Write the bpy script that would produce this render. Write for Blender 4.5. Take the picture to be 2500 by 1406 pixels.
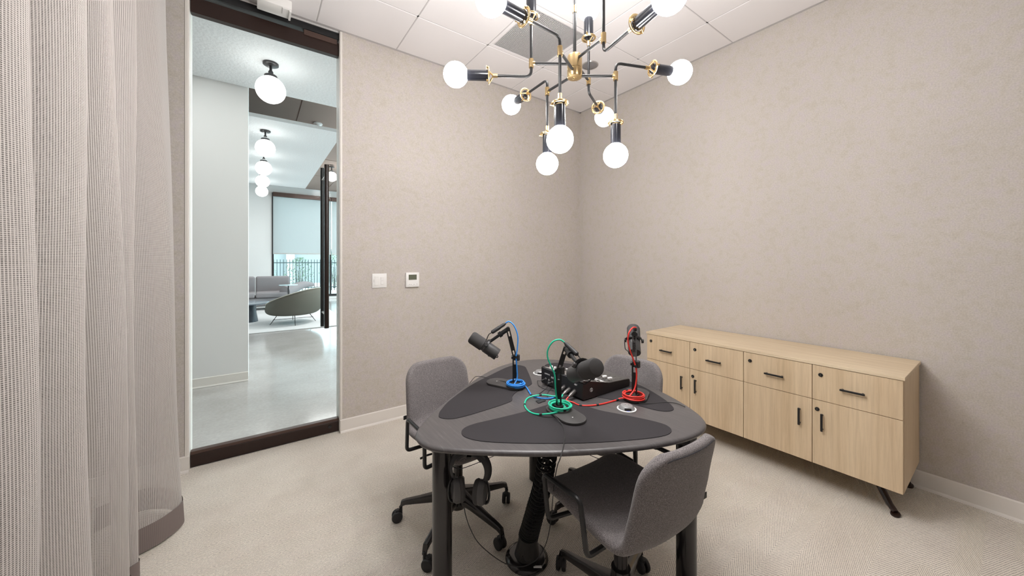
import bpy, bmesh, math, random
from mathutils import Vector, Matrix, Quaternion
random.seed(7)
PI = math.pi
for o in list(bpy.data.objects): bpy.data.objects.remove(o, do_unlink=True)
S = bpy.context.scene
COL = S.collection

# ------------------------------------------------------------------ camera
YAW = 0.619958; FOC = 875.46; HOR = 638.175; EYE = 1.36
cam = bpy.data.cameras.new('camera'); camo = bpy.data.objects.new('camera', cam); COL.objects.link(camo)
camo.location = (0, 0, EYE); camo.rotation_euler = (PI/2, 0, -YAW)
cam.sensor_fit = 'HORIZONTAL'; cam.sensor_width = 36; cam.lens = FOC/2500*36
cam.shift_y = (HOR-703)/2500; cam.clip_start = 0.02; cam.clip_end = 300
S.camera = camo
# ------------------------------------------------------------------ view + world
S.view_settings.view_transform = 'Standard'; S.view_settings.look = 'None'
S.view_settings.gamma = 1; S.view_settings.use_curve_mapping = False
S.view_settings.exposure = 1.29
BULB = 36.0; GLOBE = 2.6; SKY = 2.8
W = bpy.data.worlds.new('sky'); S.world = W; W.use_nodes = True
bgn = W.node_tree.nodes['Background']; bgn.inputs[0].default_value = (0.66, 0.90, 1.0, 1); bgn.inputs[1].default_value = SKY

def lounge_fill(x, y, z, sx, sy, w):  # unseen area lamps added to brighten the lounge, no fixtures modelled
    l = bpy.data.lights.new('lounge_fill_lamp', 'AREA'); l.shape = 'RECTANGLE'; l.size = sx; l.size_y = sy; l.energy = w; l.color = (1.0, 0.99, 0.985)
    o = bpy.data.objects.new('lounge_fill_lamp', l); COL.objects.link(o); o.location = (x, y, z)
for x_, y_, w_ in ((3.2, 8.6, 60), (4.6, 5.8, 45), (4.6, 12.6, 45), (1.9, 12.6, 16), (-1.2, 12.2, 16)): lounge_fill(x_, y_, 3.88, 1.2, 0.6, w_)
for x_, y_, w_ in ((2.0, 4.1, 22), (-0.9, 4.3, 3.5), (-2.6, 8.6, 12)): lounge_fill(x_, y_, 3.325, 0.6, 0.6, w_)

# ------------------------------------------------------------------ helpers
FW = Vector((math.sin(YAW), math.cos(YAW), 0)); RT = Vector((math.cos(YAW), -math.sin(YAW), 0))
def at(px, py, d):
    "world point seen at a photograph pixel, d metres in front of the viewpoint"
    return Vector((0, 0, EYE)) + d*(FW + (px-1250)/FOC*RT - (py-HOR)/FOC*Vector((0, 0, 1)))
def onz(px, py, z):
    r = FW + (px-1250)/FOC*RT - (py-HOR)/FOC*Vector((0, 0, 1))
    return Vector((0, 0, EYE)) + r*((z-EYE)/r.z)

MATS = {}
def mat(name, color, rough=0.6, metal=0.0, spec=0.5, **kw):
    m = bpy.data.materials.new(name); m.use_nodes = True
    b = m.node_tree.nodes['Principled BSDF']
    b.inputs['Base Color'].default_value = (*color, 1); b.inputs['Roughness'].default_value = rough
    b.inputs['Metallic'].default_value = metal; b.inputs['Specular IOR Level'].default_value = spec
    for k, v in kw.items():
        b.inputs[k].default_value = v
    MATS[name] = m
    return m
def nd(m, t, **kw):
    n = m.node_tree.nodes.new(t)
    for k, v in kw.items(): setattr(n, k, v)
    return n
def lk(m, a, b): m.node_tree.links.new(a, b)
def bsdf(m): return m.node_tree.nodes['Principled BSDF']
def coords(m, scale=(1, 1, 1), kind='Object'):
    tc = nd(m, 'ShaderNodeTexCoord'); mp = nd(m, 'ShaderNodeMapping'); mp.inputs['Scale'].default_value = scale
    lk(m, tc.outputs[kind], mp.inputs['Vector']); return mp.outputs['Vector']
def noise(m, vec, scale, detail=3, rough=0.5):
    n = nd(m, 'ShaderNodeTexNoise'); n.inputs['Scale'].default_value = scale; n.inputs['Detail'].default_value = detail
    n.inputs['Roughness'].default_value = rough; lk(m, vec, n.inputs['Vector']); return n.outputs['Fac']
def ramp(m, fac, stops):
    r = nd(m, 'ShaderNodeValToRGB'); e = r.color_ramp.elements
    while len(e) < len(stops): e.new(0.5)
    for i, (p, c) in enumerate(stops):
        e[i].position = p; e[i].color = (*c, 1) if len(c) == 3 else c
    lk(m, fac, r.inputs['Fac']); return r.outputs['Color']
def mixc(m, fac, a, b, mode='MIX'):
    n = nd(m, 'ShaderNodeMix', data_type='RGBA', blend_type=mode)
    if hasattr(fac, 'links'): lk(m, fac, n.inputs[0])
    else: n.inputs[0].default_value = fac
    for i, v in ((6, a), (7, b)):
        if hasattr(v, 'links'): lk(m, v, n.inputs[i])
        else: n.inputs[i].default_value = (*v, 1)
    return n.outputs[2]
def bump(m, h, strength=0.2, dist=0.01):
    n = nd(m, 'ShaderNodeBump'); n.inputs['Strength'].default_value = strength; n.inputs['Distance'].default_value = dist
    lk(m, h, n.inputs['Height']); lk(m, n.outputs['Normal'], bsdf(m).inputs['Normal'])
def mth(m, op, a, b=None, c=None):
    n = nd(m, 'ShaderNodeMath', operation=op)
    for i, v in enumerate((a, b, c)):
        if v is None: continue
        if hasattr(v, 'links'): lk(m, v, n.inputs[i])
        else: n.inputs[i].default_value = v
    return n.outputs[0]

# ------------------------------------------------------------------ materials
def m_felt():
    m = mat('felt_wall', (0.5, 0.46, 0.42), 0.95, spec=0.15)
    v = coords(m); b = bsdf(m)
    big = ramp(m, noise(m, v, 22, 4, 0.6), [(0.30, (0.565, 0.520, 0.455)), (0.5, (0.600, 0.555, 0.508)), (0.70, (0.600, 0.545, 0.538))])
    fib = ramp(m, noise(m, v, 150, 4, 0.65), [(0.33, (0.88, 0.875, 0.87)), (0.64, (1.05, 1.05, 1.05))])
    c = mixc(m, 1.0, big, fib, 'MULTIPLY')
    hv = coords(m, (1, 1, 3.2))
    fl = ramp(m, noise(m, hv, 80, 3, 0.7), [(0.585, (0, 0, 0)), (0.80, (1, 1, 1))])
    c = mixc(m, mth(m, 'MULTIPLY', fl, 0.62), c, (0.30, 0.27, 0.26))
    lk(m, c, b.inputs['Base Color'])
    bump(m, noise(m, v, 260, 3, 0.7), 0.35, 0.002)
m_felt()
def m_carpet():
    m = mat('herringbone_carpet', (0.6, 0.53, 0.43), 1.0, spec=0.05)
    tc = nd(m, 'ShaderNodeTexCoord'); sp = nd(m, 'ShaderNodeSeparateXYZ'); lk(m, tc.outputs['Object'], sp.inputs[0])
    X, Y = sp.outputs[0], sp.outputs[1]
    # plank rows run along x; every plank shifts the zigzag
    row = mth(m, 'FLOOR', mth(m, 'DIVIDE', Y, 0.249))
    wr = nd(m, 'ShaderNodeTexWhiteNoise', noise_dimensions='1D'); lk(m, row, wr.inputs['W'])
    px = mth(m, 'FLOOR', mth(m, 'DIVIDE', mth(m, 'ADD', X, wr.outputs['Value']), 1.0))
    wn = nd(m, 'ShaderNodeTexWhiteNoise', noise_dimensions='2D'); cb = nd(m, 'ShaderNodeCombineXYZ')
    lk(m, row, cb.inputs[0]); lk(m, px, cb.inputs[1]); lk(m, cb.outputs[0], wn.inputs['Vector'])
    sh = mth(m, 'MULTIPLY', mth(m, 'GREATER_THAN', wn.outputs['Value'], 0.70), 0.083)
    wsel = mth(m, 'ADD', 1.0, mth(m, 'MULTIPLY', mth(m, 'GREATER_THAN', mth(m, 'FRACT', mth(m, 'MULTIPLY', wn.outputs['Value'], 7.31)), 0.85), 0.5))
    yb = mth(m, 'DIVIDE', mth(m, 'ADD', Y, sh), mth(m, 'MULTIPLY', wsel, 0.083))
    tri = mth(m, 'PINGPONG', yb, 1.0)
    w = mth(m, 'ADD', mth(m, 'MULTIPLY', X, 0.334), mth(m, 'MULTIPLY', tri, mth(m, 'MULTIPLY', wsel, 0.0783)))
    jit = mth(m, 'MULTIPLY', noise(m, tc.outputs['Object'], 160, 2), 0.0018)
    st = mth(m, 'SINE', mth(m, 'MULTIPLY', mth(m, 'ADD', w, jit), 2*PI/0.0070))
    st = mth(m, 'MULTIPLY_ADD', st, 0.5, 0.5)
    dash = noise(m, tc.outputs['Object'], 150, 2, 0.6)
    # yarn colour: cream with broken brown dashes
    line = ramp(m, mth(m, 'MULTIPLY', mth(m, 'SUBTRACT', 1.0, st), mth(m, 'ADD', mth(m, 'MULTIPLY', dash, 1.5), 0.10)), [(0.40, (0, 0, 0)), (0.88, (1, 1, 1))])
    blot = ramp(m, noise(m, tc.outputs['Object'], 5, 3), [(0.35, (0.82, 0.755, 0.665)), (0.65, (0.88, 0.82, 0.73))])
    fine = ramp(m, noise(m, tc.outputs['Object'], 420, 2), [(0.3, (0.86, 0.86, 0.86)), (0.7, (1.08, 1.08, 1.08))])
    base = mixc(m, 1.0, blot, fine, 'MULTIPLY')
    c = mixc(m, mth(m, 'MULTIPLY', line, 0.66), base, (0.22, 0.20, 0.185))
    lk(m, c, bsdf(m).inputs['Base Color'])
    bump(m, st, 0.5, 0.0025)
m_carpet()
mat('paint_white', (0.80, 0.775, 0.755), 0.55)
mat('ceiling_tile', (0.88, 0.855, 0.86), 0.9, spec=0.1)
bump(MATS['ceiling_tile'], noise(MATS['ceiling_tile'], coords(MATS['ceiling_tile']), 500, 2), 0.15, 0.001)
mat('ceiling_grid', (0.55, 0.53, 0.53), 0.6)
mat('plenum_dark', (0.05, 0.05, 0.05), 0.9)
mat('base_trim', (0.80, 0.76, 0.71), 0.5)
mat('bronze', (0.022, 0.009, 0.006), 0.35, spec=0.4)
mat('handle_bronze', (0.014, 0.008, 0.006), 0.28)
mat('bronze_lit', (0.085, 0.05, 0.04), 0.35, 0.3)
mat('black_metal', (0.012, 0.012, 0.013), 0.38, spec=0.5)
mat('black_gloss', (0.016, 0.014, 0.015), 0.16, spec=0.6)
mat('black_plastic', (0.018, 0.018, 0.02), 0.55)
mat('dark_metal_grey', (0.07, 0.068, 0.07), 0.3, 0.6)
mat('brass', (0.60, 0.44, 0.23), 0.28, 1.0)
mat('steel', (0.62, 0.61, 0.60), 0.3, 0.9)
mat('socket_black', (0.014, 0.015, 0.02), 0.2, 0.2, spec=0.7)
mat('white_plastic', (0.86, 0.85, 0.83), 0.4)
mat('white_print', (0.8, 0.8, 0.8), 0.6)
mat('lcd', (0.13, 0.14, 0.10), 0.3)
mat('foam', (0.068, 0.066, 0.066), 0.95, spec=0.1)
bump(MATS['foam'], noise(MATS['foam'], coords(MATS['foam']), 900, 2), 0.4, 0.001)
mat('pad_black', (0.030, 0.027, 0.030), 0.78, spec=0.3)
bump(MATS['pad_black'], noise(MATS['pad_black'], coords(MATS['pad_black']), 900, 2), 0.3, 0.0008)
mat('plug_grey', (0.17, 0.16, 0.155), 0.3, 0.6)
mat('cable_blue', (0.035, 0.28, 0.80), 0.45)
mat('cable_green', (0.02, 0.60, 0.37), 0.45)
mat('lead_grey', (0.03, 0.03, 0.03), 0.5)
mat('cable_red', (0.80, 0.045, 0.035), 0.45)
mat('blue_print', (0.02, 0.06, 0.8), 0.4)
mat('lounge_wall', (0.80, 0.79, 0.78), 0.6)
mat('walnut_panel', (0.16, 0.11, 0.08), 0.6)
mat('lounge_ceiling', (0.78, 0.79, 0.80), 0.7)
bump(MATS['lounge_ceiling'], noise(MATS['lounge_ceiling'], coords(MATS['lounge_ceiling']), 35, 4), 0.5, 0.01)
mat('upper_ceiling', (0.36, 0.275, 0.24), 0.8)
mat('rug_pale', (0.62, 0.62, 0.62), 1.0, spec=0.05)
bump(MATS['rug_pale'], noise(MATS['rug_pale'], coords(MATS['rug_pale']), 300, 2), 0.4, 0.003)
mat('sofa_grey', (0.29, 0.275, 0.285), 0.95, spec=0.1)
mat('armchair_olive', (0.13, 0.125, 0.105), 0.85, spec=0.2)
mat('piping_pale', (0.55, 0.52, 0.46), 0.8)
mat('pillar_pale', (0.45, 0.45, 0.45), 0.8)
mat('coffee_top', (0.16, 0.20, 0.24), 0.2)
mat('side_top_blue_lit', (0.55, 0.75, 0.80), 0.12)  # blue light falling on the tabletop is put into its colour
mat('drum_dark', (0.035, 0.045, 0.06), 0.4)
mat('leaf', (0.17, 0.23, 0.14), 0.8)
mat('gravel', (0.42, 0.41, 0.39), 0.95)
mat('stucco', (0.30, 0.30, 0.30), 0.9)
mat('fence_black', (0.04, 0.05, 0.05), 0.5)
mat('grille_grey', (0.26, 0.255, 0.26), 0.5)
mat('grille_back', (0.72, 0.70, 0.70), 0.8)
mat('dome_grey', (0.34, 0.34, 0.345), 0.35, 0.35)
mat('duct', (0.10, 0.10, 0.11), 0.5, 0.4)
def m_concrete():
    m = mat('polished_concrete', (0.3, 0.28, 0.27), 0.13, spec=0.6)
    v = coords(m); c = ramp(m, noise(m, v, 1.3, 5, 0.55), [(0.3, (0.36, 0.34, 0.325)), (0.7, (0.48, 0.46, 0.445))])
    c2 = ramp(m, noise(m, v, 40, 3), [(0.3, (0.92, 0.92, 0.92)), (0.7, (1.05, 1.05, 1.05))])
    lk(m, mixc(m, 1.0, c, c2, 'MULTIPLY'), bsdf(m).inputs['Base Color'])
m_concrete()
def m_wood(name, dark, light, scale, stretch, rough, kind='Object'):
    m = mat(name, light, rough, spec=0.35)
    v = coords(m, stretch, kind)
    g = noise(m, v, scale, 6, 0.65)
    c = ramp(m, g, [(0.32, dark), (0.6, light)])
    f = ramp(m, noise(m, v, scale*5, 4, 0.7), [(0.35, (0.90, 0.88, 0.86)), (0.6, (1.03, 1.03, 1.03))])
    lk(m, mixc(m, 1.0, c, f, 'MULTIPLY'), bsdf(m).inputs['Base Color'])
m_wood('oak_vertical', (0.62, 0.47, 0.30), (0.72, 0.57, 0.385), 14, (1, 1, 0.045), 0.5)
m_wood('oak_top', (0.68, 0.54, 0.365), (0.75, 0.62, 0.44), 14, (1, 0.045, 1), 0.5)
def m_tabletop():
    m = mat('black_oak', (0.05, 0.045, 0.045), 0.36, spec=0.55)
    v = coords(m, (0.6, 14, 1)); v2 = coords(m, (14, 0.8, 1))
    g = noise(m, v2, 9, 5, 0.7)
    c = ramp(m, g, [(0.35, (0.072, 0.067, 0.068)), (0.62, (0.098, 0.091, 0.092)), (0.78, (0.17, 0.16, 0.16))])
    lk(m, c, bsdf(m).inputs['Base Color'])
    bump(m, g, 0.15, 0.001)
m_tabletop()
def m_fabric():
    m = mat('heather_fabric', (0.16, 0.15, 0.155), 0.95, spec=0.15)
    v = coords(m)
    c = ramp(m, noise(m, v, 480, 2, 0.6), [(0.30, (0.085, 0.078, 0.080)), (0.52, (0.20, 0.182, 0.182)), (0.72, (0.36, 0.335, 0.33))])
    lk(m, c, bsdf(m).inputs['Base Color']); bump(m, noise(m, v, 420, 2), 0.5, 0.001)
    bsdf(m).inputs['Sheen Weight'].default_value = 0.15
m_fabric()
mat('seam_thread', (0.03, 0.03, 0.035), 0.9)
def m_glass(name, tint, ior=1.35):
    m = bpy.data.materials.new(name); m.use_nodes = True; nt = m.node_tree; nt.nodes.clear()
    out = nt.nodes.new('ShaderNodeOutputMaterial'); mx = nt.nodes.new('ShaderNodeMixShader')
    tr = nt.nodes.new('ShaderNodeBsdfTransparent'); tr.inputs[0].default_value = (*tint, 1)
    gl = nt.nodes.new('ShaderNodeBsdfGlossy'); gl.inputs['Roughness'].default_value = 0.02
    fr = nt.nodes.new('ShaderNodeFresnel'); fr.inputs[0].default_value = ior
    nt.links.new(fr.outputs[0], mx.inputs[0]); nt.links.new(tr.outputs[0], mx.inputs[1]); nt.links.new(gl.outputs[0], mx.inputs[2])
    nt.links.new(mx.outputs[0], out.inputs[0]); MATS[name] = m
m_glass('clear_glass', (0.965, 0.985, 0.98), 1.08)
m_glass('wall_glass', (0.55, 0.58, 0.56), 1.35)
def m_emit(name, color, strength):
    m = bpy.data.materials.new(name); m.use_nodes = True; nt = m.node_tree; nt.nodes.clear()
    out = nt.nodes.new('ShaderNodeOutputMaterial'); e = nt.nodes.new('ShaderNodeEmission')
    e.inputs[0].default_value = (*color, 1); e.inputs[1].default_value = strength
    nt.links.new(e.outputs[0], out.inputs[0]); MATS[name] = m
m_emit('bulb_glow', (1.0, 0.98, 0.968), BULB)
m_emit('globe_glow', (1.0, 0.98, 0.95), GLOBE)
def m_shade():
    m = bpy.data.materials.new('roller_shade'); m.use_nodes = True; nt = m.node_tree; nt.nodes.clear()
    out = nt.nodes.new('ShaderNodeOutputMaterial'); mx = nt.nodes.new('ShaderNodeMixShader'); mx.inputs[0].default_value = 0.45
    d = nt.nodes.new('ShaderNodeBsdfDiffuse'); d.inputs[0].default_value = (0.64, 0.66, 0.66, 1)
    t = nt.nodes.new('ShaderNodeBsdfTranslucent'); t.inputs[0].default_value = (0.58, 0.60, 0.60, 1)
    nt.links.new(d.outputs[0], mx.inputs[1]); nt.links.new(t.outputs[0], mx.inputs[2]); nt.links.new(mx.outputs[0], out.inputs[0])
    MATS['roller_shade'] = m
m_shade()
def m_sheer(name, color, open_lo, open_hi):
    "woven sheer: warp and weft threads with open holes between; UV is in metres"
    m = bpy.data.materials.new(name); m.use_nodes = True; nt = m.node_tree; nt.nodes.clear(); MATS[name] = m
    out = nt.nodes.new('ShaderNodeOutputMaterial')
    uv = nt.nodes.new('ShaderNodeUVMap'); sp = nt.nodes.new('ShaderNodeSeparateXYZ'); nt.links.new(uv.outputs[0], sp.inputs[0])
    a = mth(m, 'MULTIPLY_ADD', mth(m, 'SINE', mth(m, 'MULTIPLY', sp.outputs[0], 2*PI/0.0058)), 0.5, 0.5)
    b = mth(m, 'MULTIPLY_ADD', mth(m, 'SINE', mth(m, 'MULTIPLY', sp.outputs[1], 2*PI/0.0044)), 0.5, 0.5)
    hole = mth(m, 'MINIMUM', a, b)
    lw = nt.nodes.new('ShaderNodeLayerWeight'); lw.inputs[0].default_value = 0.5
    mr = nt.nodes.new('ShaderNodeMapRange'); mr.inputs['From Min'].default_value = 0.20; mr.inputs['From Max'].default_value = 0.44
    mr.inputs['To Min'].default_value = open_lo; mr.inputs['To Max'].default_value = open_hi
    nt.links.new(hole, mr.inputs['Value'])
    col = ramp(m, mth(m, 'ADD', mth(m, 'MULTIPLY', b, 0.5), mth(m, 'MULTIPLY', a, 0.5)), [(0.0, color), (1.0, tuple(c*0.72 for c in color))])
    d = nt.nodes.new('ShaderNodeBsdfDiffuse'); nt.links.new(col, d.inputs[0])
    t = nt.nodes.new('ShaderNodeBsdfTranslucent'); nt.links.new(col, t.inputs[0])
    m1 = nt.nodes.new('ShaderNodeMixShader'); m1.inputs[0].default_value = 0.12
    nt.links.new(d.outputs[0], m1.inputs[1]); nt.links.new(t.outputs[0], m1.inputs[2])
    tr = nt.nodes.new('ShaderNodeBsdfTransparent'); m2 = nt.nodes.new('ShaderNodeMixShader')
    nt.links.new(mth(m, 'MULTIPLY', mr.outputs[0], mth(m, 'SUBTRACT', 1.0, mth(m, 'MULTIPLY', mth(m, 'POWER', lw.outputs['Facing'], 2.0), 0.9))), m2.inputs[0]); nt.links.new(m1.outputs[0], m2.inputs[1]); nt.links.new(tr.outputs[0], m2.inputs[2])
    nt.links.new(m2.outputs[0], out.inputs[0])
m_sheer('sheer_weave', (0.70, 0.655, 0.625), 0.06, 0.88)
m_sheer('sheer_hem', (0.30, 0.25, 0.235), 0.02, 0.10)

# ------------------------------------------------------------------ mesh building
class MB:
    def __init__(s): s.bm = bmesh.new()
    def box(s, a, b, bev=0.0, rot=None, seg=1):
        a = Vector(a); b = Vector(b)
        r = bmesh.ops.create_cube(s.bm, size=1.0)
        vs = r['verts']; c = (a+b)/2; d = b-a
        for v in vs: v.co = Vector((v.co.x*d.x, v.co.y*d.y, v.co.z*d.z))
        if bev > 0:
            es = list({e for v in vs for e in v.link_edges})
            rb = bmesh.ops.bevel(s.bm, geom=es, offset=bev, segments=seg, profile=0.5, affect='EDGES')
            vs = list({v for v in rb['verts']} | {v for v in vs if v.is_valid})
        for v in vs:
            v.co = (rot @ v.co if rot else v.co) + c
        return s
    def bar(s, a, b, w, h, up=(0, 0, 1), bev=0.0):
        "rectangular bar from a to b, w across, h along up"
        a = Vector(a); b = Vector(b); t = (b-a); L = t.length; t.normalize()
        u = Vector(up); u = (u - t*u.dot(t))
        if u.length < 1e-4: u = Vector((1, 0, 0)) - t*t.x
        u.normalize(); r = t.cross(u)
        M = Matrix((r, t, u)).transposed()
        c = (a+b)/2
        return s.box(c-Vector((w/2, L/2, h/2)), c+Vector((w/2, L/2, h/2)), bev, M)
    def cyl(s, a, b, r, r2=None, n=20, cap=True):
        a = Vector(a); b = Vector(b); r2 = r if r2 is None else r2
        t = (b-a).normalized(); q = Vector((0, 0, 1)).rotation_difference(t)
        ra, rb = [], []
        for i in range(n):
            p = q @ Vector((math.cos(2*PI*i/n), math.sin(2*PI*i/n), 0))
            ra.append(s.bm.verts.new(a+p*r)); rb.append(s.bm.verts.new(b+p*r2))
        for i in range(n):
            s.bm.faces.new((ra[i], ra[(i+1) % n], rb[(i+1) % n], rb[i]))
        if cap:
            s.bm.faces.new(ra[::-1]); s.bm.faces.new(rb)
        return s
    def lathe(s, prof, o=(0, 0, 0), axis=(0, 0, 1), n=28, close=True):
        o = Vector(o); q = Vector((0, 0, 1)).rotation_difference(Vector(axis).normalized()); rings = []
        for r, z in prof:
            if r < 1e-6: rings.append([s.bm.verts.new(o+q@Vector((0, 0, z)))]); continue
            rings.append([s.bm.verts.new(o+q@Vector((r*math.cos(2*PI*i/n), r*math.sin(2*PI*i/n), z))) for i in range(n)])
        for A, B in zip(rings, rings[1:]):
            for i in range(n):
                j = (i+1) % n
                if len(A) == 1 and len(B) == 1: continue
                if len(A) == 1: s.bm.faces.new((A[0], B[j], B[i]))
                elif len(B) == 1: s.bm.faces.new((A[i], A[j], B[0]))
                else: s.bm.faces.new((A[i], A[j], B[j], B[i]))
        if close:
            if len(rings[0]) > 1: s.bm.faces.new(rings[0][::-1])
            if len(rings[-1]) > 1: s.bm.faces.new(rings[-1])
        return s
    def sphere(s, c, r, n=24, squash=1.0):
        prof = [(r*math.sin(PI*i/(n//2)), -r*squash*math.cos(PI*i/(n//2))) for i in range(n//2+1)]
        prof[0] = (0, prof[0][1]); prof[-1] = (0, prof[-1][1])
        return s.lathe(prof, c, n=n)
    def tube(s, pts, r, n=10, closed=False, flat=None):
        pts = [Vector(p) for p in pts]; N = len(pts); rings = []; u = None
        for i in range(N):
            if closed: t = pts[(i+1) % N]-pts[i-1]
            else: t = pts[min(i+1, N-1)]-pts[max(i-1, 0)]
            t.normalize()
            if u is None:
                u = Vector((0, 0, 1)) if abs(t.z) < 0.9 else Vector((1, 0, 0))
            u = (u-t*u.dot(t)).normalized(); w = t.cross(u)
            rr = r(i/(N-1)) if callable(r) else r
            ru, rw = (rr, rr) if flat is None else flat
            rings.append([s.bm.verts.new(pts[i]+u*(ru*math.sin(2*PI*k/n))+w*(rw*math.cos(2*PI*k/n))) for k in range(n)])
        for A, B in (zip(rings, rings[1:]+rings[:1]) if closed else zip(rings, rings[1:])):
            for k in range(n): s.bm.faces.new((A[k], A[(k+1) % n], B[(k+1) % n], B[k]))
        if not closed: s.bm.faces.new(rings[0][::-1]); s.bm.faces.new(rings[-1])
        return s
    def prism(s, pts, z0, z1, bev=0.0, M=None, seg=2):
        "extruded outline (xy points) with optional rounded rims"
        A = [s.bm.verts.new(Vector((p[0], p[1], z0))) for p in pts]; B = [s.bm.verts.new(Vector((p[0], p[1], z1))) for p in pts]
        n = len(pts)
        fb = s.bm.faces.new(A[::-1]); ft = s.bm.faces.new(B)
        for i in range(n): s.bm.faces.new((A[i], A[(i+1) % n], B[(i+1) % n], B[i]))
        vs = A+B
        if bev > 0:
            es = list(fb.edges)+list(ft.edges)
            rb = bmesh.ops.bevel(s.bm, geom=es, offset=bev, segments=seg, profile=0.5, affect='EDGES', clamp_overlap=True)
            vs = list({v for v in rb['verts']} | {v for v in vs if v.is_valid})
        if M is not None:
            for v in vs: v.co = M @ v.co
        return s
    def quad(s, *p):
        s.bm.faces.new([s.bm.verts.new(Vector(q)) for q in p]); return s
    def build(s, name, m, parent=None, smooth=True, angle=35, **props):
        bmesh.ops.recalc_face_normals(s.bm, faces=s.bm.faces)
        me = bpy.data.meshes.new(name); s.bm.to_mesh(me); s.bm.free()
        me.materials.append(MATS[m] if isinstance(m, str) else m)
        if smooth:
            for p in me.polygons: p.use_smooth = True
            try: me.set_sharp_from_angle(angle=math.radians(angle))
            except Exception: pass
        o = bpy.data.objects.new(name, me); COL.objects.link(o)
        if parent is not None:
            o.parent = parent
            o.matrix_parent_inverse = Matrix.Identity(4)
        for k, v in props.items(): o[k] = v
        return o
def rel(o, loc):
    "put an object's origin at loc, keeping its world-space mesh in place"
    loc = Vector(loc); o.data.transform(Matrix.Translation(-loc)); o.location = loc; return o
def thing(name, label, cat, loc=(0, 0, 0), rz=0, group=None):
    o = bpy.data.objects.new(name, None); COL.objects.link(o); o.empty_display_size = 0.05
    o.location = loc; o.rotation_euler = (0, 0, rz); o['label'] = label; o['category'] = cat
    if group: o['group'] = group
    return o
def tag(o, label, cat, group=None):
    o['label'] = label; o['category'] = cat
    if group: o['group'] = group
    return o
def struct(o): o['kind'] = 'structure'; return o
def world_part(mb, name, m, root, **kw):
    "part whose mesh was modelled in world coordinates, under a root that has its own placement"
    inv = (Matrix.Translation(root.location) @ root.rotation_euler.to_matrix().to_4x4()).inverted()
    mb.bm.transform(inv)
    return mb.build(name, m, root, **kw)
def sub(mb, name, m, part, root, **kw):
    inv = (Matrix.Translation(root.location) @ root.rotation_euler.to_matrix().to_4x4()).inverted()
    mb.bm.transform(inv); return mb.build(name, m, part, **kw)
def cat_tree(o, parent=None):
    c = o.copy(); COL.objects.link(c)
    if parent is not None: c.parent = parent
    for ch in list(o.children):
        cat_tree(ch, c)
    return c
def catmull(P, n=8, closed=False):
    P = [Vector(p) for p in P]; out = []; N = len(P)
    rng = range(N) if closed else range(N-1)
    for i in rng:
        if closed: a, b, c, d = P[i-1], P[i], P[(i+1) % N], P[(i+2) % N]
        else: a, b, c, d = P[max(i-1, 0)], P[i], P[i+1], P[min(i+2, N-1)]
        for k in range(n):
            t = k/n
            out.append(0.5*((2*b)+(c-a)*t+(2*a-5*b+4*c-d)*t*t+(3*b-a-3*c+d)*t**3))
    if not closed: out.append(P[-1])
    return out
def fillet(P, r, n=6):
    "polyline with rounded corners"
    P = [Vector(p) for p in P]; out = [P[0]]
    for i in range(1, len(P)-1):
        a = (P[i-1]-P[i]); b = (P[i+1]-P[i]); rr = min(r, a.length*0.49, b.length*0.49)
        p0 = P[i]+a.normalized()*rr; p1 = P[i]+b.normalized()*rr
        for k in range(n+1):
            t = k/n; out.append(p0*(1-t)**2+P[i]*2*t*(1-t)+p1*t*t)
    out.append(P[-1]); return out
def text_mesh(body, size, name, m, parent, M, root=None, depth=0.0004):
    cu = bpy.data.curves.new('t', 'FONT'); cu.body = body; cu.size = size; cu.align_x = 'CENTER'; cu.align_y = 'CENTER'; cu.extrude = depth
    t = bpy.data.objects.new('t', cu); COL.objects.link(t)
    dg = bpy.context.evaluated_depsgraph_get(); me = bpy.data.meshes.new_from_object(t.evaluated_get(dg))
    bpy.data.objects.remove(t, do_unlink=True)
    me.transform(M)
    if root is not None:
        me.transform((Matrix.Translation(root.location) @ root.rotation_euler.to_matrix().to_4x4()).inverted())
    me.materials.clear(); me.materials.append(MATS[m]); me.name = name
    o = bpy.data.objects.new(name, me); COL.objects.link(o); o.parent = parent; return o
def frame_M(o, x, y):
    x = Vector(x).normalized(); y = Vector(y); y = (y-x*y.dot(x)).normalized(); z = x.cross(y)
    M = Matrix((x, y, z)).transposed().to_4x4(); M.translation = Vector(o); return M

# ================================================================== ROOM SHELL
H = 3.186; XR = 3.253; YB = 3.11; XL = -0.95; YF = -2.2; DL = -0.357; DR = 0.545; TH = 0.14
struct(MB().box((XL-0.1, YF-0.1, -0.1), (XR+0.1, YB+0.075, 0)).build('floor', 'herringbone_carpet', smooth=False))
w = MB(); w.box((DR, YB, 0), (XR+0.12, YB+TH, H+0.3)); wb = struct(w.build('wall_back', 'felt_wall', smooth=False))
w = MB(); w.box((XL-0.1, YB, 0), (DL, YB+TH, H+0.3)); w.build('wall_panel', 'felt_wall', wb, smooth=False)
w = MB(); w.box((DL, YB+0.02, H-0.002), (DR, YB+TH, H+0.3)); w.build('door_lintel', 'paint_white', wb, smooth=False)
struct(MB().box((XR, YF-0.1, 0), (XR+0.12, YB, H+0.3)).build('wall_right', 'felt_wall', smooth=False))
struct(MB().box((XL-0.1, YF-0.12, 0), (XR, YF, H+0.3)).build('wall_front', 'felt_wall', smooth=False))
# corner beads at the door opening
t = MB(); t.box((DL-0.018, YB-0.004, 0.0), (DL+0.0, YB+0.05, H), 0.002); t.box((DL, YB+0.0, 0), (DL+0.004, YB+TH, H)); struct(t.build('trim_1', 'base_trim'))
t = MB(); t.box((DR-0.0, YB-0.004, 0.0), (DR+0.014, YB+0.05, H), 0.002); t.box((DR-0.004, YB, 0), (DR, YB+TH, H)); struct(t.build('trim_2', 'base_trim'))
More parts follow.
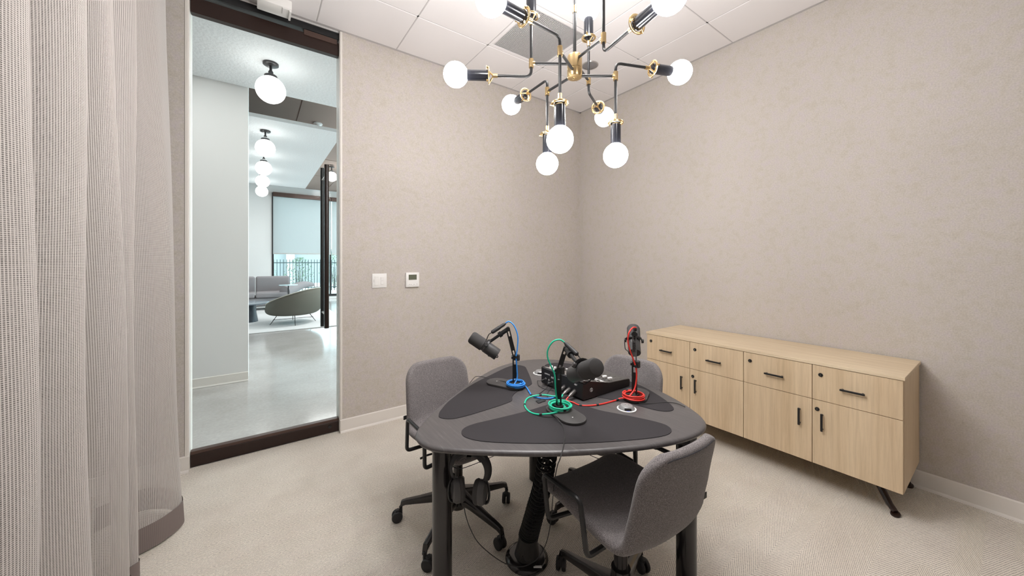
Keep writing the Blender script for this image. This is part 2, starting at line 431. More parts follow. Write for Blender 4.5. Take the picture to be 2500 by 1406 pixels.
# baseboards (4 inch, with a small toe)
def baseboard(name, a, b, n):
    a = Vector(a); b = Vector(b); n = Vector(n); m = MB()
    prof = [(0, 0), (0.020, 0), (0.017, 0.008), (0.011, 0.016), (0.010, 0.098), (0.004, 0.103), (0, 0.103)]
    A = [m.bm.verts.new(a+n*p+Vector((0, 0, z))) for p, z in prof]; B = [m.bm.verts.new(b+n*p+Vector((0, 0, z))) for p, z in prof]
    k = len(prof); m.bm.faces.new(A); m.bm.faces.new(B[::-1])
    for i in range(k): m.bm.faces.new((A[i], A[(i+1) % k], B[(i+1) % k], B[i]))
    return struct(m.build(name, 'base_trim', smooth=False))
baseboard('baseboard_back', (DR-0.002, YB, 0), (XR, YB, 0), (0, -1, 0))
baseboard('baseboard_left', (XL, YB, 0), (DL+0.002, YB, 0), (0, -1, 0))
baseboard('baseboard_right', (XR, YB-0.02, 0), (XR, YF, 0), (-1, 0, 0))
baseboard('baseboard_front', (XR, YF, 0), (XL, YF, 0), (0, 1, 0))
# ---- glazed wall behind the curtain
g = MB()
for y in (YF+0.03, -1.05, 0.35, 1.7, YB-0.03): g.box((XL-0.05, y-0.03, 0.10), (XL+0.02, y+0.03, H), 0.003)
g.box((XL-0.06, YF, 0), (XL+0.03, YB, 0.10), 0.003); g.box((XL-0.06, YF, H-0.10), (XL+0.03, YB, H+0.02), 0.003)
wl = struct(g.build('wall_left', 'bronze'))
ys = [YF+0.03, -1.05, 0.35, 1.7, YB-0.03]
for i in range(4):
    MB().box((XL-0.022, ys[i]+0.03, 0.10), (XL-0.010, ys[i+1]-0.03, H-0.10)).build('glass_pane', 'wall_glass', wl, smooth=False)

# ---- ceiling: grid with separate tiles
GX, GY, GS = 0.374, 2.586, 0.6096
ce = struct(MB().box((XL-0.1, YF-0.1, H+0.05), (XR+0.1, YB+0.05, H+0.30)).build('ceiling', 'plenum_dark', smooth=False))
g = MB()
xs = [GX+GS*i for i in range(-2, 5)]; yl = [GY+GS*j for j in range(-7, 1)]
for x in xs:
    if XL < x < XR: g.box((x-0.012, YF, H+0.004), (x+0.012, YB, H+0.012))
for y in yl: g.box((XL, y-0.012, H+0.004), (XR, y+0.012, H+0.012))
g.box((XL, YB-0.022, H-0.001), (XR, YB, H+0.012)); g.box((XR-0.022, YF, H-0.001), (XR, YB, H+0.012))
g.box((XL, YF, H-0.001), (XR, YF+0.022, H+0.012)); g.box((XL, YF, H-0.001), (XL+0.022, YB, H+0.012))
g.build('ceiling_grid', 'ceiling_grid', ce, smooth=False)
xe = [XL]+[x for x in xs if XL < x < XR]+[XR]; ye = [YF]+[y for y in yl if y > YF+0.05]+[YB]
tile_cache = {}
for i in range(len(xe)-1):
    for j in range(len(ye)-1):
        x0, x1, y0, y1 = xe[i], xe[i+1], ye[j], ye[j+1]
        if x1-x0 < 0.05 or y1-y0 < 0.05: continue
        if abs(x0-(GX+2*GS)) < 0.01 and abs(y1-GY) < 0.01: continue
        gp = 0.0035
        key = (round(x1-x0, 3), round(y1-y0, 3))
        if key not in tile_cache:
            m_ = MB(); m_.box((-(x1-x0)/2+gp, -(y1-y0)/2+gp, -0.0), ((x1-x0)/2-gp, (y1-y0)/2-gp, 0.02), 0.003)
            o = m_.build('ceiling_tile', 'ceiling_tile', ce); tile_cache[key] = o
        else:
            o = tile_cache[key].copy(); COL.objects.link(o); o.parent = ce
        o.location = ((x0+x1)/2, (y0+y1)/2, H)
# air return grille in its own grid cell
vx0, vx1, vy0, vy1 = GX+2*GS, GX+3*GS, GY-GS, GY
vt = thing('air_vent', 'square white perforated air vent set flush in the ceiling behind the chandelier', 'vent', ((vx0+vx1)/2, (vy0+vy1)/2, H))
f = MB(); a, b = GS/2-0.004, GS/2-0.036
for s_ in (-1, 1):
    f.box((-a, min(s_*a, s_*b), 0), (a, max(s_*a, s_*b), 0.012), 0.002)
    f.box((min(s_*a, s_*b), -b, 0), (max(s_*a, s_*b), b, 0.012), 0.002)
f.build('frame', 'ceiling_tile', vt)
g = MB(); n = 40; st = 2*b/n
for i in range(n+1):
    p = -b+i*st
    g.box((p-0.0048, -b, 0.003), (p+0.0048, b, 0.006)); g.box((-b, p-0.0048, 0.003), (b, p+0.0048, 0.006))
g.build('perforated_plate', 'ceiling_tile', vt, smooth=False, kind='stuff')
MB().box((-b, -b, 0.0062), (b, b, 0.010)).build('duct_backing', 'grille_back', vt, smooth=False)
# ceiling speaker
sp = thing('ceiling_speaker', 'round grey speaker grille flush in the ceiling behind the brass chandelier hub', 'speaker', (2.53, 2.295, H-0.006))
MB().lathe([(0.0, 0.002), (0.062, 0.0), (0.068, 0.003), (0.068, 0.01)], n=40).build('grille', 'grille_grey', sp)
MB().lathe([(0.066, 0.000), (0.074, -0.001), (0.077, 0.006), (0.066, 0.006)], n=40, close=False).build('rim', 'steel', sp)

# ---- door 1: bronze framed glass pivot door
d1 = struct(MB().box((DL+0.004, YB+0.03, H-0.052), (DR-0.004, YB+TH, H-0.001), 0.002).build('door_1', 'black_metal'))
MB().box((DL+0.006, YB+0.054, 0.100), (DR-0.006, YB+0.066, 3.03)).build('glass_panel', 'clear_glass', d1, smooth=False)
MB().box((DL+0.006, YB+0.035, 3.004), (DR-0.006, YB+0.085, 3.108), 0.003).build('top_rail', 'bronze', d1)
r_ = MB(); r_.box((DL+0.006, YB+0.035, 0.006), (DR-0.006, YB+0.085, 0.085), 0.002); r_.build('bottom_rail', 'bronze', d1)
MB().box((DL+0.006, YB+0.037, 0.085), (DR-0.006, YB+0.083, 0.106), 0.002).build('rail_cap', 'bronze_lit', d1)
MB().box((DL+0.006, YB+0.055, 3.108), (0.30, YB+0.065, H-0.052)).build('transom_glass', 'clear_glass', d1, smooth=False)
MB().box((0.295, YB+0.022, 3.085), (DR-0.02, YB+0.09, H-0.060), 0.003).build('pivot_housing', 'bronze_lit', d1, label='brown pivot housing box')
MB().cyl((0.475, YB+0.034, 0.055), (0.475, YB+0.028, 0.055), 0.012, n=20).build('lock_cylinder', 'black_gloss', d1)
MB().box((DL+0.004, YB+0.03, 0), (DR-0.004, YB+0.14, 0.005)).build('threshold', 'steel', d1, smooth=False)
for yy, rr, nm, mt in ((3.06, 0.0165, 'pull_handle', 'bronze'), (3.275, 0.0145, 'outer_pull_handle', 'black_metal')):
    m_ = MB(); zs = (0.849, 2.10) if yy < 3.1 else (0.832, 2.12)
    m_.cyl((0.440, yy, zs[0]), (0.440, yy, zs[1]), rr, n=24)
    hp = m_.build(nm, 'handle_bronze' if yy < 3.1 else 'black_metal', d1)
    for z in (0.95, 2.02):
        q = MB(); q.cyl((0.440, min(yy, 3.17), z), (0.440, max(yy, 3.17), z), 0.008, n=14); q.build('standoff', 'steel', hp)
# white sensor box at the head of the door
sb = thing('door_sensor', 'white box-shaped door sensor at the ceiling edge above the glass door', 'sensor', (0.105, 3.02, 3.186))
m_ = MB(); m_.box((-0.10, -0.075, -0.062), (0.10, 0.055, 0.0), 0.006, seg=2); m_.build('housing', 'white_plastic', sb)
m_ = MB(); m_.box((0.045, -0.070, -0.068), (0.085, 0.0, -0.061), 0.001); m_.box((0.085, -0.070, -0.078), (0.098, 0.04, -0.061), 0.001); m_.build('lens_cover', 'white_plastic', sb)

# ================================================================== LOUNGE BEYOND
LY = YB+TH; LZ = 3.34; UZ = 3.92; FY = 14.5
struct(MB().box((-9, YB+0.075, -0.1), (8, FY+0.3, -0.002)).build('floor_lounge', 'polished_concrete', smooth=False))
struct(MB().box((-9, YF-0.5, -0.1), (XL-0.1, YB+0.075, -0.002)).build('floor_corridor', 'polished_concrete', smooth=False))
ul = struct(MB().box((-9, YF-0.5, UZ), (8, FY+0.3, UZ+0.2)).build('ceiling_upper', 'upper_ceiling', smooth=False))
k = 0
for i in range(-6, 5):
    for (y0, y1) in ((5.12, 6.02), (6.06, 8.0), (8.04, 10.0), (10.04, 12.0), (12.04, 14.4)):
        if y0 > 6.1 and i < 1: continue
        m_ = MB(); m_.box((-0.12+1.2*i*0.6, y0, UZ-0.012), (-0.12+1.2*(i+1)*0.6-0.02, y1, UZ-0.001), 0.002)
        m_.build('ceiling_panel', 'upper_ceiling', ul)
struct(MB().box((-9, YB+TH, LZ), (8, 5.07, LZ+0.05)).build('ceiling_near', 'lounge_ceiling', smooth=False))
struct(MB().box((-9, YF-0.5, LZ), (XL-0.1, YB+TH, LZ+0.3)).build('ceiling_corridor', 'upper_ceiling', smooth=False))
struct(MB().box((-9, 6.04, LZ), (1.09, 11.2, LZ+0.05)).build('ceiling_far', 'lounge_ceiling', smooth=False))
struct(MB().box((-1.02, 5.10, 0), (-0.073, 5.52, UZ)).build('wall_column', 'lounge_wall', smooth=False))
baseboard('baseboard_column', (-1.02, 5.10, 0), (-0.073, 5.10, 0), (0, -1, 0))
# far wall with two window bays
fw_ = MB()
W1 = (0.435, 3.985); W2 = (-6.6, -2.5); SZ, TZ = 0.10, 3.68
fw_.box((W1[1], FY, 0), (8, FY+0.25, UZ)); fw_.box((W2[1], FY, 0), (W1[0], FY+0.25, UZ)); fw_.box((-9, FY, 0), (W2[0], FY+0.25, UZ))
for a, b in (W1, W2): fw_.box((a, FY, 0), (b, FY+0.25, SZ)); fw_.box((a, FY, TZ), (b, FY+0.25, UZ))
struct(fw_.build('wall_far', 'lounge_wall', smooth=False))
for nm, x_, wn_ in (('wall_east', 8, 'window_3'), ('wall_west', -9.2, 'window_4')):
    q = MB(); q.box((x_, YF-0.7, 0), (x_+0.2, FY+0.3, 0.3)); q.box((x_, YF-0.7, 3.4), (x_+0.2, FY+0.3, UZ))
    for y_ in ((YF-0.7, 1.5, 5.5, 9.5, 13.6) if x_ > 0 else ()): q.box((x_, y_, 0.3), (x_+0.2, y_+0.9, 3.4))
    if x_ < 0: q.box((x_, YF-0.7, 0.3), (x_+0.2, 12.0, 3.4)); q.box((x_, 14.0, 0.3), (x_+0.2, FY+0.3, 3.4))
    struct(q.build(nm, 'lounge_wall' if x_ > 0 else 'walnut_panel', smooth=False))
    struct(MB().box((x_+0.09, YF-0.6, 0.3), (x_+0.10, FY+0.2, 3.4)).build(wn_, 'clear_glass', smooth=False))  # side windows out of view, added to let more light into the lounge
struct(MB().box((-9, YF-0.7, 0), (XL-0.1, YF-0.5, UZ)).build('wall_corridor_end', 'walnut_panel', smooth=False))
struct(MB().box((XR+0.12, LY-0.2, 0), (8, LY, UZ)).build('wall_lounge_near', 'lounge_wall', smooth=False))
for wi, (a, b) in enumerate((W1, W2)):
    fr = MB()
    fr.box((a, FY-0.02, SZ), (a+0.05, FY+0.08, TZ)); fr.box((b-0.05, FY-0.02, SZ), (b, FY+0.08, TZ))
    fr.box((a+0.05, FY-0.02, SZ), (b-0.05, FY+0.08, SZ+0.08)); fr.box((a+0.05, FY-0.02, TZ-0.05), (b-0.05, FY+0.08, TZ))
    wo = struct(fr.build('window_%d' % (wi+1), 'black_metal', smooth=False))
    nb = 2; step = (2.21-0.435) if wi == 0 else (b-a)/2
    cuts = [a]+[a+step*i for i in range(1, nb)]+[b]
    for c_ in cuts[1:-1]: MB().box((c_-0.025, FY-0.02, SZ+0.08), (c_+0.025, FY+0.08, TZ-0.05)).build('mullion', 'black_metal', wo, smooth=False)
    for p, q in zip(cuts, cuts[1:]):
        MB().box((p+0.03, FY+0.03, SZ+0.08), (q-0.03, FY+0.04, TZ-0.05)).build('glass_pane', 'clear_glass', wo, smooth=False)
        s0 = max(p, a)+0.03
        rs = thing('roller_shade', '', 'shade', ((s0+q)/2, FY-0.085, TZ), group='roller shades on the lounge windows')
        rs['label'] = ('pale translucent roller shade lowered two thirds down the lounge window left of its mullion' if (wi == 0 and p == a) else
                       'narrow slice of pale roller shade right of the window mullion and pull handle' if wi == 0 else
                       ('pale roller shade seen through the curtain on the left lounge window' if p < -5 else 'pale roller shade on the left lounge window, right of its mullion'))
        hw = (q-s0)/2
        MB().box((-hw, -0.0015, 1.62-TZ), (hw, 0.0015, -0.13)).build('fabric', 'roller_shade', rs, smooth=False)
        MB().box((-hw, -0.01, 1.605-TZ), (hw, 0.01, 1.64-TZ), 0.002).build('hem_bar', 'steel', rs)
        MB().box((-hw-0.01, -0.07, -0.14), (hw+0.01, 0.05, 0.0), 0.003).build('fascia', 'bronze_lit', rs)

# globe ceiling lights of the lounge
def globe_light(x, y, zc, label, drop=0.14, group='white globe lights in the lounge'):
    g_ = thing('globe_light', label, 'lamp', (x, y, zc), group=group)
    MB().lathe([(0.0, 0.0), (0.068, 0.0), (0.068, -0.018), (0.055, -0.026), (0.0, -0.026)], n=28).build('canopy', 'dark_metal_grey', g_)
    MB().lathe([(0.012, -0.02), (0.012, -0.07), (0.022, -0.085), (0.022, -0.095)], n=16).build('stem', 'dark_metal_grey', g_)
    MB().lathe([(0.05, -drop+0.02), (0.056, -drop+0.015), (0.056, -drop-0.005), (0.045, -drop-0.008)], n=28).build('collar', 'dark_metal_grey', g_)
    MB().sphere((0, 0, -drop-0.125), 0.130, 32).build('glass_globe', 'globe_glow', g_)
    return g_
for y, lab in ((4.32, 'largest and nearest white globe ceiling light beyond the glass door'),
               (6.59, 'second white globe light in the receding lounge row, canopy visible'),
               (8.03, 'third white globe light from the door in the receding lounge row'),
               (9.36, 'fourth white globe light from the door, overlapping its neighbours'),
               (10.69, 'farthest and lowest-looking white globe of the receding lounge row')):
    globe_light(0.115 if y > 4.5 else 0.12, y, LZ, lab)
globe_light(1.63, 10.5, UZ-0.05, 'distant white globe light beside the top of the door pull handle')
globe_light(1.88, 10.6, UZ-0.05, 'distant white globe light half cut off by the right door jamb')
for x, y, lab in ((-2.43, 6.87, 'blurred globe light behind the first curtain fold from the left'), (-2.37, 8.07, 'blurred globe light glowing through the second curtain fold'),
                  (-2.40, 9.6, 'blurred globe light glowing through the third curtain fold'), (-2.40, 11.0, 'blurred globe light glowing through the fourth curtain fold')):
    globe_light(x, y, LZ, lab, group='globe lights seen through the curtain')
sd = thing('smoke_detector', 'round smoke detector on the dark upper lounge ceiling through the door', 'detector', tuple(onz(776, 301, UZ-0.012)))
MB().lathe([(0, 0), (0.075, 0), (0.078, -0.02), (0.05, -0.035), (0.045, -0.055), (0, -0.06)], n=24).build('body', 'lounge_wall', sd)
MB().lathe([(0.03, -0.058), (0.03, -0.064), (0, -0.064)], n=16).build('sensor_cap', 'dark_metal_grey', sd)
dv = thing('linear_diffuser', 'dark recessed duct opening in the upper lounge ceiling beside the globe', 'vent', (-0.05, 5.42, UZ-0.03))
MB().box((-0.30, -0.16, 0), (0.42, 0.12, 0.02), 0.003).build('frame', 'duct', dv)
for i in range(5): MB().box((-0.28+i*0.14, -0.13, -0.012), (-0.20+i*0.14, 0.10, 0.0)).build('slat', 'dark_metal_grey', dv, smooth=False)

# rug, armchair, sofa, tables
rg = MB(); rg.prism([(-3.2, 8.31), (1.68, 8.31), (1.68, 12.6), (-3.2, 12.6)], 0.0, 0.014, 0.004)
tag(rg.build('rug', 'rug_pale'), 'large pale grey rug on the polished lounge floor', 'rug')
ac = thing('lounge_armchair', 'low olive grey bucket armchair on thin metal legs on the lounge rug', 'armchair', (0.67, 9.2, 0.014))
def armchair():
    nu, nv = 36, 12
    m_ = MB(); rings = []
    for j in range(nv+1):
        v = j/nv
        ring = []
        for i in range(nu):
            a = 2*PI*i/nu                      # 0 = +x (high back side), pi = -x (low front)
            hgt = 0.17+0.41*(0.5+0.5*math.cos(a+0.75))**0.9
            r = 0.26+0.30*math.sin(min(1.0, v*1.25)*PI/2)**0.7-0.05*max(0.0, v-0.8)/0.2*(0.5+0.5*math.cos(a+0.75))
            rx = r; ry = r*0.95
            z = 0.19+(hgt)*(v**2.1)
            ring.append(m_.bm.verts.new((rx*math.cos(a)+0.05*v, ry*math.sin(a), z)))
        rings.append(ring)
    for A, B in zip(rings, rings[1:]):
        for i in range(nu): m_.bm.faces.new((A[i], A[(i+1) % nu], B[(i+1) % nu], B[i]))
    m_.bm.faces.new(rings[0][::-1])
    rim = [v.co.copy() for v in rings[-1]]
    o = m_.build('shell', 'armchair_olive', ac, angle=60)
    md = o.modifiers.new('thick', 'SOLIDIFY'); md.thickness = 0.05; md.offset = -1
    MB().tube(rim, 0.010, 6, closed=True).build('piping', 'piping_pale', o)
    s_ = MB(); s_.lathe([(0, 0.24), (0.30, 0.24), (0.34, 0.26), (0.34, 0.31), (0.28, 0.33), (0, 0.34)], n=32); s_.build('seat_cushion', 'armchair_olive', ac)
    for dx, dy in ((-0.43, -0.04), (0.0, -0.45), (0.43, 0.0), (0.02, 0.46)):
        MB().cyl((dx*0.66, dy*0.66, 0.22), (dx, dy, 0), 0.008, 0.006, n=8).build('leg', 'black_metal', ac)
    MB().cyl((-0.38, -0.02, 0.10), (0.38, 0.0, 0.10), 0.005, n=6).build('stretcher', 'black_metal', ac)
armchair()
sf = thing('lounge_sofa', 'grey upholstered lounge sofa in front of the far window', 'sofa', (-0.55, 12.55, 0))
def cushion(a, b, bev, name, m, root, rot=None):
    q = MB(); q.box(a, b, bev, rot, seg=4); return q.build(name, m, root, angle=60)
cushion((-1.5, -0.40, 0.10), (1.42, 0.55, 0.36), 0.08, 'base', 'sofa_grey', sf)
for a, b in ((-1.42, -0.36), (-0.345, 0.525), (0.54, 1.39)):
    cushion((a, -0.46, 0.35), (b, 0.40, 0.49), 0.045, 'seat_cushion', 'sofa_grey', sf)
    cushion((a, 0.22, 0.42), (b, 0.50, 0.92), 0.055, 'back_cushion', 'sofa_grey', sf)
q = MB(); q.tube(catmull([(1.22, -0.42, 0.50), (1.45, -0.1, 0.56), (1.75, 0.25, 0.64), (2.05, 0.5, 0.62)], 6), lambda t: 0.15-0.10*t*t, 16); q.build('arm', 'sofa_grey', sf, angle=60)
q = MB(); q.tube(catmull([(-1.42, -0.42, 0.48), (-1.5, 0.0, 0.56), (-1.55, 0.45, 0.60)], 6), 0.14, 14); q.build('arm', 'sofa_grey', sf, angle=60)
for x, y in ((-1.35, -0.3), (1.25, -0.3), (-1.35, 0.45), (1.25, 0.45)): MB().cyl((x, y, 0.014), (x, y, 0.12), 0.02, n=10).build('leg', 'black_metal', sf)
ct = thing('coffee_table', 'dark round coffee table with drum base at the left edge of the rug', 'table', (-0.16, 9.95, 0.014))
MB().lathe([(0, 0.0), (0.20, 0.0), (0.20, 0.02), (0.17, 0.20), (0.16, 0.40), (0, 0.40)], n=36).build('drum_base', 'drum_dark', ct)
MB().lathe([(0, 0.395), (0.42, 0.395), (0.44, 0.405), (0.44, 0.42), (0.42, 0.425), (0, 0.425)], n=48).build('tabletop', 'coffee_top', ct)
s2 = thing('side_table', 'small round side table with painted blue light on top in front of the sofa', 'table', tuple(onz(704, 695, 0.72).xy)+(0.0,))
MB().lathe([(0, 0.705), (0.220, 0.705), (0.225, 0.712), (0.220, 0.72), (0, 0.72)], n=40).build('tabletop', 'side_top_blue_lit', s2)
MB().lathe([(0, 0.014), (0.14, 0.014), (0.13, 0.03), (0.015, 0.035), (0.015, 0.705), (0, 0.705)], n=24).build('pedestal', 'black_metal', s2)

# outside the windows
struct(MB().box((-40, FY+0.25, -0.4), (40, 60, -0.05)).build('ground_outside', 'gravel', smooth=False))
fe = thing('metal_fence', 'dark vertical bar metal fence outside the lounge window', 'fence', (0, 19.5, -0.05))
pk = MB(); pk.box((-0.012, -0.012, 0), (0.012, 0.012, 1.50)); pk0 = pk.build('picket', 'fence_black', fe, smooth=False)
pk0.location = (-0.1, 0, 0)
for i in range(1, 46):
    o = pk0.copy(); COL.objects.link(o); o.parent = fe; o.location = (-0.1+i*0.125, 0, 0)
for i in range(60):
    o = pk0.copy(); COL.objects.link(o); o.parent = fe; o.location = (-9.0+i*0.125, 0, 0)
for z in (0.15, 1.33):
    MB().box((-9.1, -0.016, z), (6, 0.016, z+0.04)).build('rail', 'fence_black', fe, smooth=False)
pw = thing('boundary_wall', 'pale stucco wall with a white pillar beyond the outdoor fence', 'wall', (0, 27, -0.05))
MB().box((-20, 0, 0), (20, 0.3, 2.1)).build('wall_panel', 'stucco', pw, smooth=False)
MB().box((1.55, -0.5, 0), (2.0, 0, 2.6), 0.01).build('pillar', 'pillar_pale', pw)
MB().box((-20, -0.05, 2.1), (20, 0.35, 2.25), 0.01).build('coping', 'pillar_pale', pw)
def shrub(x, y, r, h, label, seed):
    rnd = random.Random(seed); root = thing('shrub', label, 'shrub', (x, y, -0.05), group='shrubs beyond the outdoor fence')
    m_ = MB()
    for i in range(900):
        a = rnd.uniform(0, 2*PI); u = rnd.uniform(0.08, 1); rr = r*math.sqrt(rnd.random())*math.sin(PI*min(0.97, u*0.85+0.12))**0.6
        c = Vector((rr*math.cos(a), rr*math.sin(a), h*u)); s_ = rnd.uniform(0.03, 0.06)
        d = Vector((rnd.uniform(-1, 1), rnd.uniform(-1, 1), rnd.uniform(-0.2, 1))).normalized(); e = d.cross(Vector((0.3, 0.2, 0.9))).normalized()*0.4
        m_.quad(c-d*s_, c+e*s_, c+d*s_, c-e*s_)
    m_.build('foliage', 'leaf', root, smooth=False, kind='stuff')
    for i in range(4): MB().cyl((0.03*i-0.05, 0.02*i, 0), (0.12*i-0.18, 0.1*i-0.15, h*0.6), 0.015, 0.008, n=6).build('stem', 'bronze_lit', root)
for i, (x, y, r, h, lab) in enumerate(((0.3, 20.9, 0.6, 1.3, 'pale green shrub outside at the left end of the window view'), (1.75, 20.6, 0.7, 1.6, 'green shrub outside behind the middle of the fence'),
        (3.4, 21.0, 0.75, 1.9, 'green shrub outside right of the door pull handle'), (5.2, 21.6, 0.9, 2.0, 'tall shrub outside near the right door jamb'), (-4.4, 21, 0.9, 1.7, 'shrub outside seen through the sheer curtain'))):
    shrub(x, y, r, h, lab, i)

# ================================================================== WALL DEVICES
sw = thing('light_switch', 'white two gang light switch plate on the felt wall right of the door', 'switch', (0.846, YB, 1.198))
MB().box((-0.060, -0.007, -0.060), (0.060, 0.0, 0.060), 0.003, seg=2).build('plate', 'white_plastic', sw)
MB().box((-0.040, -0.010, -0.038), (-0.008, -0.006, 0.038), 0.002).build('paddle', 'white_plastic', sw)
for z0, z1 in ((0.003, 0.030), (-0.030, -0.001)): MB().box((0.010, -0.011, z0), (0.034, -0.006, z1), 0.0015).build('button', 'white_plastic', sw)
MB().box((-0.048, -0.0085, -0.012), (-0.045, -0.006, 0.012)).build('indicator_slot', 'ceiling_grid', sw, smooth=False)
th = thing('thermostat', 'white thermostat with grey display on the felt wall right of the switch', 'thermostat', (1.127, YB, 1.198))
MB().box((-0.060, -0.022, -0.064), (0.060, 0.0, 0.064), 0.004, seg=2).build('case', 'white_plastic', th)
MB().box((-0.037, -0.0235, 0.0), (0.036, -0.021, 0.046), 0.0008).build('display', 'lcd', th)
MB().box((-0.050, -0.0235, -0.048), (0.050, -0.0215, -0.012), 0.0008).build('flap', 'white_plastic', th)
for x, z in ((-0.03, -0.04), (-0.015, -0.041), (0.012, -0.04), (0.038, -0.038)): MB().box((x-0.005, -0.0245, z-0.002), (x+0.005, -0.023, z+0.002)).build('key', 'ceiling_grid', th, smooth=False)

# ================================================================== CURTAIN
def curtain():
    # fold crests (x towards the room) and troughs, floor shape; y falls towards the viewer
    def pathx(y, k):
        # k: 0 top (gathered) .. 1 floor (flared)
        return 0
    floor_pts = [(-0.66, 2.66), (-0.53, 2.74), (-0.44, 2.71), (-0.36, 2.63), (-0.305, 2.50), (-0.36, 2.39), (-0.455, 2.33), (-0.50, 2.27), (-0.465, 2.19), (-0.402, 2.11), (-0.435, 2.07), (-0.455, 2.055), (-0.425, 2.045), (-0.398, 2.02), (-0.46, 1.93), (-0.61, 1.83), (-0.50, 1.72), (-0.400, 1.617), (-0.47, 1.50), (-0.62, 1.42), (-0.49, 1.35), (-0.400, 1.28)]
    top_pts = [(-0.64, 2.78), (-0.54, 2.84), (-0.45, 2.81), (-0.405, 2.73), (-0.410, 2.47), (-0.45, 2.38), (-0.49, 2.32), (-0.50, 2.26), (-0.465, 2.18), (-0.406, 2.09), (-0.445, 2.00), (-0.465, 1.93), (-0.440, 1.83), (-0.402, 1.73), (-0.45, 1.67), (-0.58, 1.62), (-0.48, 1.57), (-0.404, 1.52), (-0.46, 1.43), (-0.60, 1.36), (-0.48, 1.31), (-0.404, 1.255)]
    y_ = 1.28
    while y_ > -0.9:
        for dx, dy in ((-0.06, 0.11), (-0.155, 0.19), (-0.09, 0.27), (0.0, 0.345)):
            floor_pts.append((-0.40+dx, y_-dy)); top_pts.append((-0.404+dx*0.9, y_-dy-0.02))
        y_ -= 0.345
    n = 12
    F_ = catmull([(a, b, 0) for a, b in floor_pts], n); T_ = catmull([(a, b, 0) for a, b in top_pts], n)
    M_ = [p.lerp(q, 0.45) for p, q in zip(F_, T_)]; L = [0]
    for p, q in zip(M_, M_[1:]): L.append(L[-1]+(q-p).length)
    nz = 44
    def mesh(z0, z1, off, name, m, parent=None):
        me = bpy.data.meshes.new(name); vs, fs, uvs = [], [], []
        for j in range(nz+1):
            z = z0+(z1-z0)*j/nz; k = min(1.0, max(0, z/3.15)); kk = k
            for i in range(len(F_)):
                p = F_[i].lerp(T_[i], kk)
                sway = 0.006*math.sin(3*z+i*0.07)
                vs.append((p.x+off+sway, p.y, z))
        W_ = len(F_)
        for j in range(nz):
            for i in range(W_-1):
                fs.append((j*W_+i, j*W_+i+1, (j+1)*W_+i+1, (j+1)*W_+i))
        me.from_pydata(vs, [], fs); uvl = me.uv_layers.new(name='UVMap')
        for p in me.polygons:
            p.use_smooth = True
            for li, vi in zip(p.loop_indices, p.vertices):
                uvl.data[li].uv = (L[vi % W_], vs[vi][2])
        me.materials.append(MATS[m])
        o = bpy.data.objects.new(name, me); COL.objects.link(o)
        if parent: o.parent = parent
        return o
    c = mesh(0.012, 3.15, 0, 'sheer_curtain', 'sheer_weave')
    tag(c, 'floor length taupe sheer curtain hanging in soft folds along the left side', 'curtain')
    mesh(0.010, 0.125, 0.004, 'hem', 'sheer_hem', c)
    tr = MB(); tr.tube([(-0.53, 2.72, 3.165), (-0.53, -0.9, 3.165)], 0.012, 10); tr.build('curtain_track', 'white_plastic', c)
curtain()

